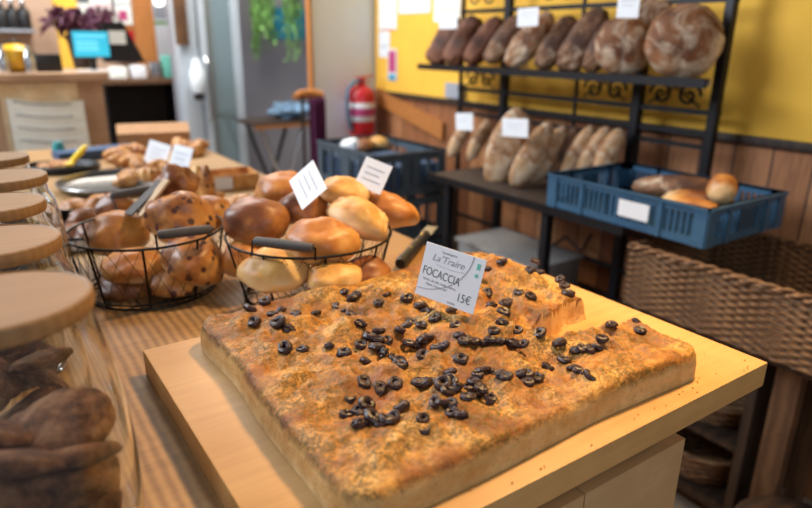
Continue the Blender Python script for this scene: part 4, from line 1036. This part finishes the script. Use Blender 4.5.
# back counter with dark shelves
b0, b1_ = at(108, 80, Y=4.3), at(178, 78, Y=4.3)
bk = thing('back_counter', 'dark open back counter with shelves beyond the till', 'counter', ((b0.x+b1_.x)/2, 4.3, 0)); hw = (b1_.x-b0.x)/2+.05; zc = b0.z
MB().box(-hw, hw, 0, .45, zc-.03, zc, .003).build('top', M['midwood'], bk); MB().box(-hw, hw, .43, .45, 0, zc-.031).build('back_panel', M['dkwood'], bk, smooth=False)
for z_ in (.55, .25): MB().box(-hw+.03, hw-.03, .02, .429, z_, z_+.02).build('shelf', M['dkwood'], bk, smooth=False)
for x_ in (-hw, hw-.03): MB().box(x_, x_+.03, 0, .429, 0, zc-.031).build('side_panel', M['black'], bk, smooth=False)
gk = 'items on the dark back counter'
for i, (px, py, wd, hh, m, lab, nm, ct_) in enumerate([(118, 75, .10, .07, 'paper', 'folded white paper stack on the back counter left', 'paper_stack', 'paper'), (138, 72, .09, .08, 'white', 'crumpled white bag on the back counter under the wooden post', 'paper_bag', 'bag'),
      (155, 76, .07, .10, 'steel', 'steel canister on the back counter', 'steel_canister', 'canister'), (168, 76, .06, .14, 'green_ink', 'green bottle-shaped carton on the back counter right', 'green_carton', 'carton')]):
    c = at(px, py, Y=4.42); tag(MB().box(c.x-wd/2, c.x+wd/2, 4.38, 4.46, zc+.001, zc+.001+hh, .01).build(nm, M[m]), lab, ct_, gk)
for i, px in enumerate((120, 140, 160)):
    c = at(px, 110, Y=4.45); r_ = .06
    o = MB().lathe([(0, 0), (.04, 0), (.065, .03), (.06, .09), (.04, .10), (0, .10)], 18).build('mixing_bowl', M['steel'] if i != 1 else M['carton']); o.location = (c.x, 4.48, .571)
    tag(o, ['metal bowl on the back counter shelf, left', 'brown bowl in the middle of the back counter shelf', 'metal bowl on the back counter shelf, right'][i], 'bowl', 'bowls on the back counter shelf')
# bright mirror frame
wallcard('glass_cabinet', 'bright glazed cabinet on the wall right of the wooden post', (151, -14, 172, 60), Y=4.85, m=M['wwhite'], cat='cabinet', th=.1, stripes=[(.1, .9, .05, .42, M['white']), (.1, .9, .48, .52, M['leaf']), (.15, .6, .55, .72, M['ink_grey'])])
c = at(159, 1, Y=4.3); lb = thing('globe_lamp', 'small glowing globe lamp above the glazed cabinet', 'lamp', (c.x, 4.3, c.z))
M['lampglow'] = plain('lamp_glow', (.9, .9, .85), .4, emis=((1, .95, .85), 3)); MB().blob((0, 0, 0), (.03, .03, .03), 0, 1, 3).build('globe', M['lampglow'], lb); MB().tube([(0, 0, .03), (0, 0, .8)], .004, 6).build('cord', M['black'], lb)
# white pillar and fridge
YF = 4.0
p0, p1 = at(181, 60, Y=YF), at(199, 60, Y=YF)
tag(MB().box(p0.x, p1.x, YF, YF+.15, 0, 2.5, .004).build('white_pillar', M['fwhite']), 'white square pillar left of the tall glass fridge', 'pillar')
tag(MB().box(p0.x-.02, p0.x+.05, YF-.03, YF-.001, 1.30, 2.5, .002).build('wooden_batten', M['midwood']), 'brown wooden batten fixed on the white pillar top', 'batten')
f0, f1 = at(201, 60, Y=YF).x, at(241, 60, Y=YF).x
fg = thing('display_fridge', 'tall steel fridge with glass door against the grey wall', 'fridge', ((f0+f1)/2, YF, 0)); hw = (f1-f0)/2
MB().box(-hw, hw, .02, .16, .06, 2.0, .004).build('cabinet', M['steel'], fg); 
mb = MB(); mb.box(-hw, -hw+.04, -.015, .018, .08, 1.98); mb.box(hw-.05, hw, -.015, .018, .08, 1.98); mb.box(-hw+.041, hw-.051, -.015, .018, 1.93, 1.98); mb.box(-hw+.041, hw-.051, -.015, .018, .08, .14); mb.build('door_frame', M['fwhite'], fg, smooth=False)
MB().box(-hw+.042, hw-.052, -.004, .006, .141, 1.929).build('door_pane', M['fglass'], fg, smooth=False)
MB().tube([(-hw+.02, -.02, .85), (-hw+.02, -.05, .88), (-hw+.02, -.05, 1.2), (-hw+.02, -.02, 1.23)], .008, 8).build('door_handle', M['steel'], fg)
for x_ in (-hw+.03, hw-.03):
    MB().tube([(x_, .09, 0), (x_, .09, .06)], .015, 8).build('foot', M['black'], fg)
# chrome dispenser on pillar
c = at(198, 78, Y=YF-.08); o = thing('dispenser', 'white and chrome dispenser bottle hanging on the pillar by the fridge', 'dispenser', (c.x, YF-.075, c.z))
MB().lathe([(0, -.09), (.035, -.085), (.045, -.05), (.045, .03), (.03, .06), (.02, .11), (0, .112)], 20).build('bottle_body', M['wwhite'], o); MB().lathe([(0, -.13), (.03, -.125), (.03, -.092), (0, -.091)], 18).build('nozzle', M['black'], o); MB().box(-.02, .02, .046, .073, -.05, .05).build('mount', M['steel'], o, smooth=False)
# blue poster and hanging plant on grey wall
wallcard('poster', 'plain blue poster behind the trailing green plant', (271, 9, 309, 39), Y=4.199, m=M['blueposter'])
c = at(262, -12, Y=4.02)
hp = leaf_cloud('hanging_plant', 'long trailing green plant hanging left of the blue poster', (c.x, 4.05, c.z), M['leaf'], 34, (.11, .06, .40), .05, .6, 9, hang=True, wd=.007)
MB().lathe([(0, -.02), (.05, -.02), (.07, .08), (.064, .08), (.05, .0), (0, .0)], 20).build('pot', M['carton'], hp); MB().tube([(0, 0, .0), (0, 0, .7)], .003, 5).build('cord', M['iron'], hp)
c = at(294, -10, Y=4.02)
hp = leaf_cloud('hanging_plant', 'shorter trailing green plant hanging in front of the blue poster', (c.x, 4.05, c.z), M['leaf'], 15, (.09, .05, .44), .05, .6, 11, hang=True, wd=.007)
MB().lathe([(0, -.02), (.05, -.02), (.07, .08), (.064, .08), (.05, .0), (0, .0)], 20).build('pot', M['carton'], hp); MB().tube([(0, 0, .0), (0, 0, .7)], .003, 5).build('cord', M['iron'], hp)
# little table with clothes, and chair
a, b = at(248, 122, Y=3.75), at(306, 122, Y=3.75); zt2 = a.z
tb_ = thing('side_table', 'small dark side table with folding legs before the grey wall', 'table', ((a.x+b.x)/2, 3.80, 0)); hw = (b.x-a.x)/2-.0
MB().box(-hw, hw, -.15, .15, zt2-.02, zt2, .004).build('tabletop', M['dkwood'], tb_); MB().box(-hw, hw, -.155, -.151, zt2-.035, zt2-.015).build('edge_strip', M['orangewood'], tb_, smooth=False)
for s in (-1, 1):
    MB().tube([(s*hw*.75, -.12, zt2-.02), (-s*hw*.75, -.12, 0.01)], .012, 6).build('leg', M['steel'], tb_); MB().tube([(s*hw*.75, .12, zt2-.02), (-s*hw*.75, .12, 0.01)], .012, 6).build('leg', M['black'], tb_)
c = at(284, 116, Y=3.9)
o = MB().blob((0, 0, 0), (.12, .10, .05), .5, 3, 4, 5).build('clothes_pile', plain('blue_denim', (.13, .22, .33), .9, var=.5, sc=12)); o.location = (c.x, 3.8, zt2+.045); tag(o, 'crumpled blue clothes heaped on the small side table', 'clothes')
c = at(311, 96, Y=3.0)
chh = thing('wooden_chair', 'wooden chair with curved orange-brown top rail by the side table', 'chair', (c.x, 3.0, 0))
MB().tube([(-.09, .0, c.z), (-.05, .02, c.z+.008), (0, .028, c.z+.01), (.05, .02, c.z+.006), (.07, .0, c.z)], [.016, .022, .024, .022, .016], 8).build('top_rail', M['orangewood'], chh)
for x_ in (-.05, .05): MB().tube([(x_, .0, c.z), (x_, .0, .0)], .009, 8).build('back_leg', M['dkwood'], chh)
for x_ in (-.08, .06): MB().tube([(x_, -.30, .44), (x_, -.30, .0)], .012, 8).build('front_leg', M['orangewood'], chh)
MB().box(-.10, .08, -.32, .02, .44, .465, .008).build('seat', M['orangewood'], chh)
a = at(319, 110, Y=2.95)
mb = MB(); n = 14
outl = [(-.035+.004*math.sin(k), 0) for k in range(2)]
for k in range(n):
    u0, u1 = k/n, (k+1)/n
    mb.slab((a.x-c.x-.045+.085*u0, .03+.012*math.sin(k*1.3), .50), (.085/n, .012*(math.sin((k+1)*1.3)-math.sin(k*1.3)), 0), (0, 0, c.z-.50-.01), .006)
o = mb.build('purple_garment', M['purple']); o.location = (c.x, 2.93, 0); tag(o, 'dark purple garment hanging over the chair back', 'garment')
